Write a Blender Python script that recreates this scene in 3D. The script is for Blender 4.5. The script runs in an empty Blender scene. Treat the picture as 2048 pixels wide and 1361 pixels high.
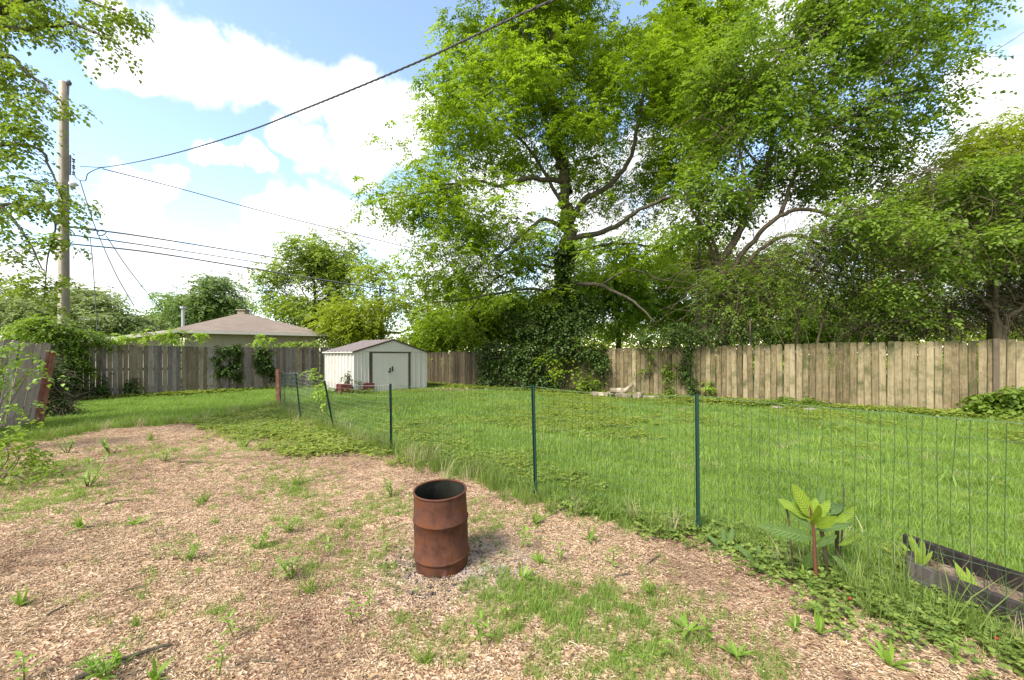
import bpy, math, random
import numpy as np
from mathutils import Vector, noise as mnoise

random.seed(7)
sc = bpy.context.scene
COL = sc.collection
R = math.radians

# ------------------------------------------------------------------ camera
F, HZ, HC = 830.0, 710.0, 1.48          # focal length and horizon in photo pixels, eye height in metres
cam_d = bpy.data.cameras.new('camera')
cam_d.sensor_width = 36.0
cam_d.lens = 36.0 * F / 2048.0
cam_d.shift_y = (HZ - 680.5) / 2048.0
cam_d.clip_start = 0.05
cam_d.clip_end = 3000.0
cam = bpy.data.objects.new('camera', cam_d)
cam.location = (0, 0, HC)
cam.rotation_euler = (R(90), 0, 0)
COL.objects.link(cam)
sc.camera = cam

# ------------------------------------------------------------------ world, sun, exposure
SUN_AZ, SUN_EL = 222.0, 48.0            # compass-like: 0 = +Y, 90 = +X
world = bpy.data.worlds.new('World')
sc.world = world
world.use_nodes = True
wt = world.node_tree
wt.nodes.clear()


def build_sky():
    n, l = wt.nodes, wt.links
    out = n.new('ShaderNodeOutputWorld')
    bg = n.new('ShaderNodeBackground')
    bg.inputs['Strength'].default_value = 0.14
    sky = n.new('ShaderNodeTexSky')
    sky.sky_type = 'NISHITA'
    sky.sun_disc = False
    sky.sun_elevation = R(SUN_EL)
    sky.sun_rotation = R(SUN_AZ)
    sky.air_density = 1.0
    sky.dust_density = 0.6
    sky.ozone_density = 1.6
    tc = n.new('ShaderNodeTexCoord')
    # warp the direction so that the clouds get ragged edges
    nz = n.new('ShaderNodeTexNoise')
    nz.inputs['Scale'].default_value = 5.5
    nz.inputs['Detail'].default_value = 9.0
    nz.inputs['Roughness'].default_value = 0.58
    l.new(tc.outputs['Generated'], nz.inputs['Vector'])
    sub = n.new('ShaderNodeVectorMath'); sub.operation = 'SUBTRACT'
    l.new(nz.outputs['Color'], sub.inputs[0]); sub.inputs[1].default_value = (0.5, 0.5, 0.5)
    mul = n.new('ShaderNodeVectorMath'); mul.operation = 'SCALE'
    l.new(sub.outputs[0], mul.inputs[0]); mul.inputs['Scale'].default_value = 0.24
    add = n.new('ShaderNodeVectorMath'); add.operation = 'ADD'
    l.new(tc.outputs['Generated'], add.inputs[0]); l.new(mul.outputs[0], add.inputs[1])
    nor = n.new('ShaderNodeVectorMath'); nor.operation = 'NORMALIZE'
    l.new(add.outputs[0], nor.inputs[0])
    banks = [(270, 100, 85), (375, 115, 115), (480, 140, 105), (590, 165, 105), (700, 190, 105), (800, 240, 110), (720, 290, 90),
             (610, 310, 70), (500, 335, 50), (420, 325, 44), (250, 400, 85), (330, 360, 46), (180, 400, 55), (560, 450, 85), (680, 450, 95), (780, 470, 95),
             (300, 520, 105), (450, 570, 120), (160, 570, 110), (620, 560, 110), (40, 540, 90), (1000, 380, 130),
             (1180, 420, 140), (1350, 480, 140), (1450, 40, 80), (1580, 60, 110), (1990, 200, 80), (2070, 250, 110), (1950, 320, 90), (1800, 380, 150), (1600, 380, 150),
             (1500, 500, 200), (1900, 520, 200), (900, 560, 150), (1150, 600, 150), (2200, 150, 160), (1300, 330, 80), (250, 10, 50)]
    dirs = []
    for px, py, r in banks:
        v = Vector(((px - 1024) / F, 1.0, (HZ - py) / F))
        k = v.length
        dirs.append((v.normalized(), math.atan(r / (F * k)) * .66))
    rg = random.Random(11)
    while len(dirs) < 74:                # the same broken cloud goes on over the rest of the sky
        a, e = rg.uniform(0, 2 * math.pi), math.asin(rg.uniform(0.03, 1))
        v = Vector((math.sin(a) * math.cos(e), math.cos(a) * math.cos(e), math.sin(e)))
        if v.y > 0.2 and abs(v.x / v.y) < 1.9 and v.z / v.y < 1.3:
            continue
        dirs.append((v, rg.uniform(0.10, 0.24)))
    prev = None
    for v, rad in dirs:
        d = n.new('ShaderNodeVectorMath'); d.operation = 'DOT_PRODUCT'
        l.new(nor.outputs[0], d.inputs[0]); d.inputs[1].default_value = v
        m = n.new('ShaderNodeMapRange'); m.interpolation_type = 'SMOOTHSTEP'
        l.new(d.outputs['Value'], m.inputs['Value'])
        m.inputs['From Min'].default_value = math.cos(rad * 1.32)
        m.inputs['From Max'].default_value = math.cos(rad * 0.62)
        if prev is None:
            prev = m.outputs['Result']
        else:
            x = n.new('ShaderNodeMath'); x.operation = 'MAXIMUM'
            l.new(prev, x.inputs[0]); l.new(m.outputs['Result'], x.inputs[1]); prev = x.outputs[0]
    n2 = n.new('ShaderNodeTexNoise')
    n2.inputs['Scale'].default_value = 3.2; n2.inputs['Detail'].default_value = 6
    l.new(tc.outputs['Generated'], n2.inputs['Vector'])
    cr = n.new('ShaderNodeMapRange')
    l.new(n2.outputs['Fac'], cr.inputs['Value'])
    cr.inputs['From Min'].default_value = 0.3; cr.inputs['From Max'].default_value = 0.62
    cr.inputs['To Min'].default_value = 0.52; cr.inputs['To Max'].default_value = 1.12
    cc = n.new('ShaderNodeVectorMath'); cc.operation = 'SCALE'
    cc.inputs[0].default_value = (4.5, 4.5, 4.6)
    l.new(cr.outputs[0], cc.inputs['Scale'])
    mix = n.new('ShaderNodeMix'); mix.data_type = 'RGBA'
    l.new(prev, mix.inputs['Factor'])
    tint = n.new('ShaderNodeVectorMath'); tint.operation = 'MULTIPLY'
    tint.inputs[1].default_value = (1.3, 1.2, 1.12)
    l.new(sky.outputs[0], tint.inputs[0])
    l.new(tint.outputs[0], mix.inputs['A']); l.new(cc.outputs[0], mix.inputs['B'])
    l.new(mix.outputs['Result'], bg.inputs['Color'])
    l.new(bg.outputs[0], out.inputs['Surface'])


build_sky()
sun_d = bpy.data.lights.new('sun', 'SUN')
sun_d.energy = 2.9
sun_d.angle = R(14)
sun_d.color = (1.0, 0.96, 0.90)
sun = bpy.data.objects.new('sun', sun_d)
COL.objects.link(sun)
_to = Vector((math.sin(R(SUN_AZ)) * math.cos(R(SUN_EL)), math.cos(R(SUN_AZ)) * math.cos(R(SUN_EL)), math.sin(R(SUN_EL))))
sun.rotation_euler = (-_to).to_track_quat('-Z', 'Y').to_euler()
sun.location = (0, 0, 30)

vs = sc.view_settings
vs.view_transform = 'Standard'
vs.look = 'None'
vs.exposure = 1.42
vs.gamma = 1.0
vs.use_curve_mapping = False
sc.cycles.max_bounces = 9
sc.cycles.diffuse_bounces = 6
sc.cycles.glossy_bounces = 2
sc.cycles.transmission_bounces = 7
sc.cycles.transparent_max_bounces = 4
sc.cycles.use_denoising = True


# ------------------------------------------------------------------ small maths
def W(px, py, Y):
    """photo pixel + distance -> world point"""
    return np.array(((px - 1024) / F * Y, Y, HC - (py - HZ) / F * Y))


def G(px, py):
    """photo pixel on the level ground -> world x, y"""
    Y = HC * F / (py - HZ)
    return np.array(((px - 1024) / F * Y, Y))


def nrm(a):
    return a / np.maximum(np.linalg.norm(a, axis=-1, keepdims=True), 1e-9)


def _hash(ix, iy, s):
    h = (ix.astype(np.int64) * 374761393 + iy.astype(np.int64) * 668265263 + s * 974711) & 0x7fffffff
    h = ((h ^ (h >> 13)) * 1274126177) & 0x7fffffff
    return ((h ^ (h >> 16)) & 0xffff) / 65535.0


def vnoise(x, y, s=0):
    ix, iy = np.floor(x), np.floor(y)
    fx, fy = x - ix, y - iy
    fx, fy = fx * fx * (3 - 2 * fx), fy * fy * (3 - 2 * fy)
    a, b = _hash(ix, iy, s), _hash(ix + 1, iy, s)
    c, d = _hash(ix, iy + 1, s), _hash(ix + 1, iy + 1, s)
    return (a * (1 - fx) + b * fx) * (1 - fy) + (c * (1 - fx) + d * fx) * fy


def fbm(x, y, s=0, o=4):
    r, a, t = 0, 0.5, 0
    for k in range(o):
        r = r + a * vnoise(x * 2 ** k + 17.3 * k, y * 2 ** k - 9.1 * k, s + k); t += a; a *= .5
    return r / t


# ------------------------------------------------------------------ mesh helpers
def mesh(name, V, Fs, mat=None, smooth=False, uv=None):
    V = np.asarray(V, dtype=np.float32).reshape(-1, 3)
    if not isinstance(Fs, (list, tuple)):
        Fs = [Fs]
    Fs = [np.asarray(f, dtype=np.int32) for f in Fs if len(f)]
    me = bpy.data.meshes.new(name)
    me.vertices.add(len(V))
    me.vertices.foreach_set('co', V.ravel())
    idx = np.concatenate([f.ravel() for f in Fs])
    starts, o = [], 0
    for f in Fs:
        starts.append(o + np.arange(len(f)) * f.shape[1]); o += f.size
    starts = np.concatenate(starts).astype(np.int32)
    me.loops.add(len(idx))
    me.loops.foreach_set('vertex_index', idx)
    me.polygons.add(len(starts))
    me.polygons.foreach_set('loop_start', starts)
    me.polygons.foreach_set('use_smooth', np.full(len(starts), bool(smooth)))
    me.update(calc_edges=True)
    me.validate()
    if mat is not None:
        me.materials.append(mat)
    return me


def link(name, me, parent=None, loc=None, rot=None, label=None, cat=None, group=None, kind=None):
    o = bpy.data.objects.new(name, me)
    COL.objects.link(o)
    if parent is not None:
        o.parent = parent
    if loc is not None:
        o.location = loc
    if rot is not None:
        o.rotation_euler = rot
    for k, v in (('label', label), ('category', cat), ('group', group), ('kind', kind)):
        if v:
            o[k] = v
    return o


def thing(name, label, cat, loc=(0, 0, 0), rot=(0, 0, 0), group=None):
    return link(name, None, None, loc, rot, label, cat, group)


class MB:
    """collects boxes, tubes and polygons into one mesh"""
    def __init__(s):
        s.V, s.F, s.n = [], {}, 0

    def add(s, V, Fs):
        V = np.asarray(V, dtype=float).reshape(-1, 3)
        for f in (Fs if isinstance(Fs, list) else [Fs]):
            f = np.asarray(f)
            s.F.setdefault(f.shape[1], []).append(f + s.n)
        s.V.append(V); s.n += len(V)
        return s

    def box(s, lo, hi):
        (a, b, c), (d, e, f) = lo, hi
        V = [(a, b, c), (d, b, c), (d, e, c), (a, e, c), (a, b, f), (d, b, f), (d, e, f), (a, e, f)]
        return s.add(V, [[(0, 3, 2, 1), (4, 5, 6, 7), (0, 1, 5, 4), (1, 2, 6, 5), (2, 3, 7, 6), (3, 0, 4, 7)]])

    def prism(s, poly, d):
        """closed polygon (n x 3) pushed along d"""
        p = np.asarray(poly, float); n = len(p)
        V = np.vstack([p, p + np.asarray(d, float)])
        q = [(i, (i + 1) % n, n + (i + 1) % n, n + i) for i in range(n)]
        s.add(V, [q])
        s.F.setdefault(n, []).append(np.array([list(range(n))[::-1], list(range(n, 2 * n))]) + s.n - len(V))
        return s

    def tube(s, pts, rad, sides=6, cap=True):
        V, Fq, caps = tube(pts, rad, sides)
        k = s.n
        s.add(V, [Fq])
        if cap:
            s.F.setdefault(sides, []).append(np.array([list(range(sides))[::-1], list(range(len(V) - sides, len(V)))]) + k)
        return s

    def mesh(s, name, mat=None, smooth=False):
        return mesh(name, np.vstack(s.V), [np.vstack(v) for v in s.F.values()], mat, smooth)


def tube(pts, rad, sides=6):
    P = np.asarray(pts, float); n = len(P)
    rad = np.broadcast_to(np.asarray(rad, float), (n,))
    T = np.gradient(P, axis=0); T = nrm(T)
    ref = np.array((0.31, 0.27, 0.91)) if abs(T[0] @ np.array((0.31, 0.27, 0.91))) < .9 else np.array((1., 0, 0))
    A = nrm(np.cross(T, ref)); B = np.cross(T, A)
    a = np.linspace(0, 2 * np.pi, sides, endpoint=False)
    V = P[:, None] + rad[:, None, None] * (np.cos(a)[None, :, None] * A[:, None] + np.sin(a)[None, :, None] * B[:, None])
    i = np.arange(n - 1)[:, None] * sides; j = np.arange(sides)[None]; j2 = (j + 1) % sides
    Fq = np.stack([i + j, i + j2, i + sides + j2, i + sides + j], -1).reshape(-1, 4)
    return V.reshape(-1, 3), Fq, None


def smooth_path(pts, m=5):
    P = np.asarray(pts, float)
    if len(P) < 3:
        t = np.linspace(0, 1, m + 1)[:, None]
        return P[0] * (1 - t) + P[1] * t
    Q = np.vstack([2 * P[0] - P[1], P, 2 * P[-1] - P[-2]])
    out = []
    for i in range(1, len(Q) - 2):
        for k in range(m):
            t = k / m
            a, b, c, d = Q[i - 1:i + 3]
            out.append(.5 * (2 * b + (c - a) * t + (2 * a - 5 * b + 4 * c - d) * t * t + (3 * b - a - 3 * c + d) * t ** 3))
    out.append(P[-1])
    return np.array(out)


def leaf_arrays(P, D, N, L, Wd, fold=.18, droop=.12):
    """rhombic leaves, two triangles each, folded on the midrib"""
    D = nrm(D); S = nrm(np.cross(D, N)); N = np.cross(S, D)
    L = np.asarray(L)[:, None]; Wd = np.asarray(Wd)[:, None]
    b = P; t = P + D * L - N * L * droop
    m = P + D * L * .45
    l_ = m - S * Wd * .5 + N * Wd * fold; r_ = m + S * Wd * .5 + N * Wd * fold
    n = len(P)
    V = np.stack([b, r_, t, l_], 1).reshape(-1, 3)
    k = np.arange(n)[:, None] * 4
    Ft = np.concatenate([k + np.array([0, 1, 2]), k + np.array([0, 2, 3])], 0)
    return V, Ft


def vein_coords(me, segs):
    c = np.zeros((segs + 1, 3, 3), np.float32)
    c[:, 0, 0] = -1; c[:, 2, 0] = 1; c[:, :, 1] = np.linspace(0, 1, segs + 1)[:, None]
    a = me.attributes.new('lv', 'FLOAT_VECTOR', 'POINT'); a.data.foreach_set('vector', c.ravel())
    return me


def blade(p, d, n, L, w, bend=.6, segs=4, shape='lance', fold=.12):
    """one long leaf as a strip with a midrib; returns V, quads"""
    d = np.asarray(d, float) / np.linalg.norm(d)
    s = np.cross(d, n); s /= np.linalg.norm(s); u = np.cross(s, d)
    V, Fq = [], []
    for i in range(segs + 1):
        t = i / segs
        c = np.asarray(p) + d * L * (t - .12 * bend * t * t) - u * L * bend * .55 * t * t
        if shape == 'lance':
            ww = w * (0.10 + 1.75 * t ** .8 * (1 - t) ** .95) if t < 1 else w * .02
        else:
            ww = w * (1 - t ** 2) + .0004
        V += [c - s * ww * .5 + u * ww * fold, c, c + s * ww * .5 + u * ww * fold]
        if i:
            k = 3 * i
            Fq += [(k - 3, k - 2, k + 1, k), (k - 2, k - 1, k + 2, k + 1)]
    return np.array(V), np.array(Fq)


# ------------------------------------------------------------------ materials
def new_mat(name):
    m = bpy.data.materials.new(name)
    m.use_nodes = True
    nt = m.node_tree
    nt.nodes.clear()
    out = nt.nodes.new('ShaderNodeOutputMaterial')
    return m, nt, out


def node(nt, t, **kw):
    x = nt.nodes.new(t)
    for k, v in kw.items():
        setattr(x, k, v)
    return x


def ramp(nt, fac, stops):
    r = nt.nodes.new('ShaderNodeValToRGB')
    while len(r.color_ramp.elements) < len(stops):
        r.color_ramp.elements.new(.5)
    for e, (p, c) in zip(r.color_ramp.elements, stops):
        e.position = p; e.color = (*c, 1)
    nt.links.new(fac, r.inputs[0])
    return r.outputs[0]


def mixc(nt, fac, a, b, mode='MIX'):
    x = nt.nodes.new('ShaderNodeMix'); x.data_type = 'RGBA'; x.blend_type = mode
    for s, v in (('Factor', fac), ('A', a), ('B', b)):
        i = x.inputs[s]
        if hasattr(v, 'is_linked'):
            nt.links.new(v, i)
        elif isinstance(v, (int, float)):
            i.default_value = v
        else:
            i.default_value = (*v, 1)
    return x.outputs['Result']


def mathn(nt, op, a, b=None, c=None, clamp=False):
    x = nt.nodes.new('ShaderNodeMath'); x.operation = op; x.use_clamp = clamp
    for i, v in enumerate((a, b, c)):
        if v is None:
            continue
        if hasattr(v, 'is_linked'):
            nt.links.new(v, x.inputs[i])
        else:
            x.inputs[i].default_value = v
    return x.outputs[0]


def tex_noise(nt, vec, scale, detail=4, rough=.55):
    x = nt.nodes.new('ShaderNodeTexNoise')
    x.inputs['Scale'].default_value = scale; x.inputs['Detail'].default_value = detail; x.inputs['Roughness'].default_value = rough
    if vec is not None:
        nt.links.new(vec, x.inputs['Vector'])
    return x.outputs['Fac']


def obj_coord(nt, scale=(1, 1, 1), rand=True):
    tc = nt.nodes.new('ShaderNodeTexCoord')
    v = tc.outputs['Object']
    if rand:
        oi = nt.nodes.new('ShaderNodeObjectInfo')
        m = nt.nodes.new('ShaderNodeMath'); m.operation = 'MULTIPLY'
        nt.links.new(oi.outputs['Random'], m.inputs[0]); m.inputs[1].default_value = 57.0
        a = nt.nodes.new('ShaderNodeVectorMath'); a.operation = 'ADD'
        nt.links.new(v, a.inputs[0]); nt.links.new(m.outputs[0], a.inputs[1]); v = a.outputs[0]
    mp = nt.nodes.new('ShaderNodeMapping'); mp.inputs['Scale'].default_value = scale
    nt.links.new(v, mp.inputs['Vector'])
    return mp.outputs[0]


def bsdf(nt, out, color, rough=.7, spec=.3, bump=None, bstr=.3, bdist=.01, metallic=0.):
    b = nt.nodes.new('ShaderNodeBsdfPrincipled')
    if hasattr(color, 'is_linked'):
        nt.links.new(color, b.inputs['Base Color'])
    else:
        b.inputs['Base Color'].default_value = (*color, 1)
    if hasattr(rough, 'is_linked'):
        nt.links.new(rough, b.inputs['Roughness'])
    else:
        b.inputs['Roughness'].default_value = rough
    b.inputs['Specular IOR Level'].default_value = spec
    b.inputs['Metallic'].default_value = metallic
    if bump is not None:
        bp = nt.nodes.new('ShaderNodeBump')
        bp.inputs['Strength'].default_value = bstr; bp.inputs['Distance'].default_value = bdist
        nt.links.new(bump, bp.inputs['Height']); nt.links.new(bp.outputs[0], b.inputs['Normal'])
    if out is not None:
        nt.links.new(b.outputs[0], out.inputs['Surface'])
    return b


def leaf_mat(name, dark, light, trans=.42, tcol=None, spec=.25, rough=.5, patch=.7):
    m, nt, out = new_mat(name)
    geo = node(nt, 'ShaderNodeNewGeometry'); oi = node(nt, 'ShaderNodeObjectInfo')
    tc = node(nt, 'ShaderNodeTexCoord')
    nz = tex_noise(nt, geo.outputs['Position'], patch, 3)
    a = mathn(nt, 'MULTIPLY', geo.outputs['Random Per Island'], .55)
    b = mathn(nt, 'MULTIPLY_ADD', oi.outputs['Random'], .15, a)
    c = mathn(nt, 'MULTIPLY_ADD', mathn(nt, 'SUBTRACT', nz, .35), .9, b)
    col = ramp(nt, c, [(0.05, dark), (.45, tuple(.5 * (x + y) for x, y in zip(dark, light))), (.85, light)])
    p = bsdf(nt, None, col, rough, spec)
    t = node(nt, 'ShaderNodeBsdfTranslucent')
    tcol = tcol or (1.25, 1.3, .55)
    nt.links.new(mixc(nt, 1.0, col, tcol, 'MULTIPLY'), t.inputs['Color'])
    mx = node(nt, 'ShaderNodeMixShader'); mx.inputs[0].default_value = trans
    nt.links.new(p.outputs[0], mx.inputs[1]); nt.links.new(t.outputs[0], mx.inputs[2])
    nt.links.new(mx.outputs[0], out.inputs['Surface'])
    return m


def bark_mat(name, c1, c2, scale=6):
    m, nt, out = new_mat(name)
    v = obj_coord(nt, (1, 1, .22), False)
    n1 = tex_noise(nt, v, scale * 2.2, 6, .65)
    n2 = tex_noise(nt, v, scale * .35, 2)
    col = ramp(nt, n1, [(.3, c1), (.7, c2)])
    col = mixc(nt, mathn(nt, 'MULTIPLY', n2, .45), col, (.09, .10, .05))
    bsdf(nt, out, col, .9, .15, n1, .8, .03)
    return m


def picket_mat(name, stops, moss, moss_amt, grain=70, top_dark=.3):
    m, nt, out = new_mat(name)
    v = obj_coord(nt, (1, 1, 1))
    vg = obj_coord(nt, (grain, grain, 2.6))
    n1 = tex_noise(nt, vg, 1.0, 5, .6)
    n2 = tex_noise(nt, v, 2.3, 4, .6)
    n3 = tex_noise(nt, v, 9.0, 3, .6)
    oi = node(nt, 'ShaderNodeObjectInfo')
    f = mathn(nt, 'MULTIPLY_ADD', n1, .72, mathn(nt, 'MULTIPLY_ADD', oi.outputs['Random'], .36, mathn(nt, 'MULTIPLY_ADD', n3, .34, -.10)))
    col = ramp(nt, f, stops)
    mm = node(nt, 'ShaderNodeMapRange'); nt.links.new(n2, mm.inputs['Value'])
    mm.inputs['From Min'].default_value = .5; mm.inputs['From Max'].default_value = .72
    mm.inputs['To Max'].default_value = moss_amt
    col = mixc(nt, mm.outputs[0], col, moss)
    # green-black algae creeping down from the cut tops, ragged
    tc = node(nt, 'ShaderNodeTexCoord'); sp = node(nt, 'ShaderNodeSeparateXYZ'); nt.links.new(tc.outputs['Object'], sp.inputs[0])
    tz = node(nt, 'ShaderNodeMapRange'); nt.links.new(mathn(nt, 'MULTIPLY_ADD', n2, .9, sp.outputs['Z']), tz.inputs['Value'])
    tz.inputs['From Min'].default_value = 1.98; tz.inputs['From Max'].default_value = 2.35; tz.inputs['To Max'].default_value = top_dark
    col = mixc(nt, tz.outputs[0], col, tuple(x * .55 for x in moss))
    ed = node(nt, 'ShaderNodeMapRange'); nt.links.new(mathn(nt, 'ADD', mathn(nt, 'ABSOLUTE', sp.outputs['X']), mathn(nt, 'MULTIPLY', n3, .012)), ed.inputs['Value'])
    ed.inputs['From Min'].default_value = .060; ed.inputs['From Max'].default_value = .078; ed.inputs['To Max'].default_value = .55
    col = mixc(nt, ed.outputs[0], col, tuple(x * .6 for x in stops[0][1]))
    # knots
    vo = node(nt, 'ShaderNodeTexVoronoi'); vo.inputs['Scale'].default_value = 1.0
    nt.links.new(obj_coord(nt, (7, 7, 2.2)), vo.inputs['Vector'])
    kn = node(nt, 'ShaderNodeMapRange'); nt.links.new(vo.outputs['Distance'], kn.inputs['Value'])
    kn.inputs['From Min'].default_value = .10; kn.inputs['From Max'].default_value = .05
    kn.inputs['To Max'].default_value = .6
    col = mixc(nt, kn.outputs[0], col, tuple(x * .35 for x in stops[0][1]))
    bsdf(nt, out, col, .9, .12, n1, .5, .004)
    return m


def paint_mat(name, c, dirt=(.25, .24, .2), amt=.35, rough=.55, scale=3., spec=.35, streak=6, bump=.1):
    m, nt, out = new_mat(name)
    v = obj_coord(nt, (1, 1, 1)); vs_ = obj_coord(nt, (streak, streak, .35))
    n1 = tex_noise(nt, v, scale, 5, .6); n2 = tex_noise(nt, vs_, 1.3, 4, .6)
    k = node(nt, 'ShaderNodeMapRange')
    nt.links.new(mathn(nt, 'MULTIPLY', mathn(nt, 'ADD', n1, n2), .5), k.inputs['Value'])
    k.inputs['From Min'].default_value = .44; k.inputs['From Max'].default_value = .75; k.inputs['To Max'].default_value = amt
    bsdf(nt, out, mixc(nt, k.outputs[0], c, dirt), rough, spec, n1, bump, .01)
    return m


def plain(name, c, rough=.6, spec=.3, metallic=0.):
    return paint_mat(name, c, tuple(x * .6 for x in c), .5, rough, 8., spec)


def rust_mat(name, cols, rough=.85):
    m, nt, out = new_mat(name)
    v = obj_coord(nt, (1, 1, 1), False)
    n1 = tex_noise(nt, v, 5.5, 6, .62); n2 = tex_noise(nt, v, 60, 4, .7); n3 = tex_noise(nt, v, 14, 5, .6)
    f = mathn(nt, 'MULTIPLY_ADD', n1, .75, mathn(nt, 'MULTIPLY', n3, .3))
    col = ramp(nt, f, cols)
    fl = node(nt, 'ShaderNodeMapRange'); nt.links.new(tex_noise(nt, obj_coord(nt, (1, 1, .35), False), 17, 6, .7), fl.inputs['Value'])
    fl.inputs['From Min'].default_value = .54; fl.inputs['From Max'].default_value = .62; fl.inputs['To Max'].default_value = .45
    col = mixc(nt, fl.outputs[0], col, tuple(.55 * x for x in cols[0][1]))
    sp = node(nt, 'ShaderNodeMapRange'); nt.links.new(n2, sp.inputs['Value'])
    sp.inputs['From Min'].default_value = .5; sp.inputs['From Max'].default_value = .75; sp.inputs['To Max'].default_value = .55
    col = mixc(nt, sp.outputs[0], col, (.05, .028, .02))
    bsdf(nt, out, col, rough, .2, n2, .35, .004)
    return m


M = {}
M['leaf_main'] = leaf_mat('leaf_main', (.085, .150, .010), (.28, .375, .034), .56)
M['leaf_vine'] = leaf_mat('leaf_vine', (.075, .140, .016), (.25, .34, .055), .52)
M['leaf_wood'] = leaf_mat('leaf_wood', (.13, .19, .018), (.28, .37, .04), .55)
M['leaf_bright'] = leaf_mat('leaf_bright', (.15, .20, .016), (.33, .38, .04), .5)
M['leaf_mid'] = leaf_mat('leaf_mid', (.11, .165, .026), (.26, .33, .06), .48)
M['leaf_far_haze'] = leaf_mat('leaf_far_haze', (.17, .22, .08), (.32, .37, .15), .45, (1.1, 1.15, .75))  # paler leaves: distance haze is put into the colour
M['leaf_blue_haze'] = leaf_mat('leaf_blue_haze', (.115, .17, .05), (.235, .31, .10), .45, (1.1, 1.2, .7))  # lightened leaf colour in place of haze over the far crowns
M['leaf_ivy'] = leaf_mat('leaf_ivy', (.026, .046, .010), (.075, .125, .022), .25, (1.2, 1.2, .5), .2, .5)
M['leaf_maple'] = leaf_mat('leaf_maple', (.10, .15, .02), (.25, .32, .055), .5)
M['leaf_yellow'] = leaf_mat('leaf_yellow', (.16, .27, .03), (.34, .45, .06), .5)
M['leaf_weed'] = leaf_mat('leaf_weed', (.11, .20, .02), (.25, .38, .055), .38, None, .35, .42, 4)
M['leaf_poke'] = leaf_mat('leaf_poke', (.13, .28, .03), (.24, .42, .045), .38, None, .35, .42, 4)
M['leaf_dock'] = leaf_mat('leaf_dock', (.06, .16, .045), (.13, .26, .085), .3, None, .4, .42, 4)
def vein_mat(name, dark, light, vein):
    m, nt, out = new_mat(name)
    at = node(nt, 'ShaderNodeAttribute'); at.attribute_name = 'lv'
    sp = node(nt, 'ShaderNodeSeparateXYZ'); nt.links.new(at.outputs['Vector'], sp.inputs[0])
    ac = mathn(nt, 'ABSOLUTE', sp.outputs['X'])
    w = mathn(nt, 'SINE', mathn(nt, 'MULTIPLY', mathn(nt, 'SUBTRACT', sp.outputs['Y'], mathn(nt, 'MULTIPLY', ac, .16)), 75.))
    side = mathn(nt, 'MULTIPLY', mathn(nt, 'SUBTRACT', w, .78), 3.5, None, True)
    mid = mathn(nt, 'MULTIPLY', mathn(nt, 'SUBTRACT', .09, ac), 25., None, True)
    v = mathn(nt, 'MAXIMUM', mathn(nt, 'MULTIPLY', side, .5), mid)
    geo = node(nt, 'ShaderNodeNewGeometry'); oi = node(nt, 'ShaderNodeObjectInfo')
    n = tex_noise(nt, geo.outputs['Position'], 22, 4)
    col = ramp(nt, mathn(nt, 'MULTIPLY_ADD', n, .8, mathn(nt, 'MULTIPLY', oi.outputs['Random'], .35)), [(.2, dark), (.8, light)])
    col = mixc(nt, mathn(nt, 'MULTIPLY', v, .6), col, vein)
    p = bsdf(nt, None, col, .55, .25, mathn(nt, 'MULTIPLY_ADD', w, .35, mathn(nt, 'MULTIPLY', n, .7)), .5, .006)
    t = node(nt, 'ShaderNodeBsdfTranslucent'); nt.links.new(mixc(nt, 1.0, col, (1.3, 1.25, .5), 'MULTIPLY'), t.inputs['Color'])
    mx = node(nt, 'ShaderNodeMixShader'); mx.inputs[0].default_value = .38
    nt.links.new(p.outputs[0], mx.inputs[1]); nt.links.new(t.outputs[0], mx.inputs[2]); nt.links.new(mx.outputs[0], out.inputs['Surface'])
    return m


M['poke_young'] = vein_mat('poke_young', (.13, .21, .02), (.25, .35, .035), (.32, .38, .09))
M['poke_old'] = vein_mat('poke_old', (.075, .135, .035), (.15, .235, .06), (.22, .29, .12))
M['grass'] = leaf_mat('grass', (.11, .19, .026), (.29, .40, .085), .42, None, .2, .5, .8)
M['grass_tall'] = leaf_mat('grass_tall', (.085, .145, .022), (.24, .30, .075), .4, None, .2, .5, 2)
M['straw'] = leaf_mat('straw', (.30, .24, .12), (.55, .47, .28), .3, (1, 1, .9), .2, .6, 2)
M['clover'] = leaf_mat('clover', (.115, .175, .025), (.29, .33, .06), .38, None, .25, .5, 2)
M['strawberry'] = leaf_mat('strawberry', (.06, .12, .018), (.24, .30, .06), .3, None, .35, .45, 9)
M['bark'] = bark_mat('bark', (.035, .028, .02), (.15, .118, .085))
M['bark_brown'] = bark_mat('bark_brown', (.04, .028, .018), (.14, .10, .065))
M['twig'] = bark_mat('twig', (.05, .035, .022), (.17, .122, .075), 3)
M['stem_green'] = plain('stem_green', (.12, .2, .04))
M['stem_red'] = plain('stem_red', (.12, .045, .025))
M['picket_tan'] = picket_mat('picket_tan', [(.33, (.062, .046, .023)), (.55, (.165, .126, .066)), (.85, (.32, .26, .15))], (.055, .062, .022), .9, 60, .85)
M['picket_grey'] = picket_mat('picket_grey', [(.32, (.06, .048, .042)), (.56, (.155, .128, .11)), (.9, (.28, .245, .21))], (.10, .095, .06), .55)
M['picket_dark'] = picket_mat('picket_dark', [(.25, (.07, .052, .034)), (.52, (.14, .11, .073)), (.85, (.235, .19, .13))], (.085, .085, .04), .6)
M['picket_stain_shade'] = picket_mat('picket_stain_shade', [(.25, (.03, .024, .015)), (.52, (.065, .05, .03)), (.85, (.14, .11, .065))], (.04, .045, .02), .7, 60, .6)  # dark stained boards, with shade put into the colour as well
M['picket_pale'] = picket_mat('picket_pale', [(.25, (.13, .095, .08)), (.5, (.29, .23, .195)), (.85, (.50, .43, .38))], (.2, .17, .13), .4, 95, .1)
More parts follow.
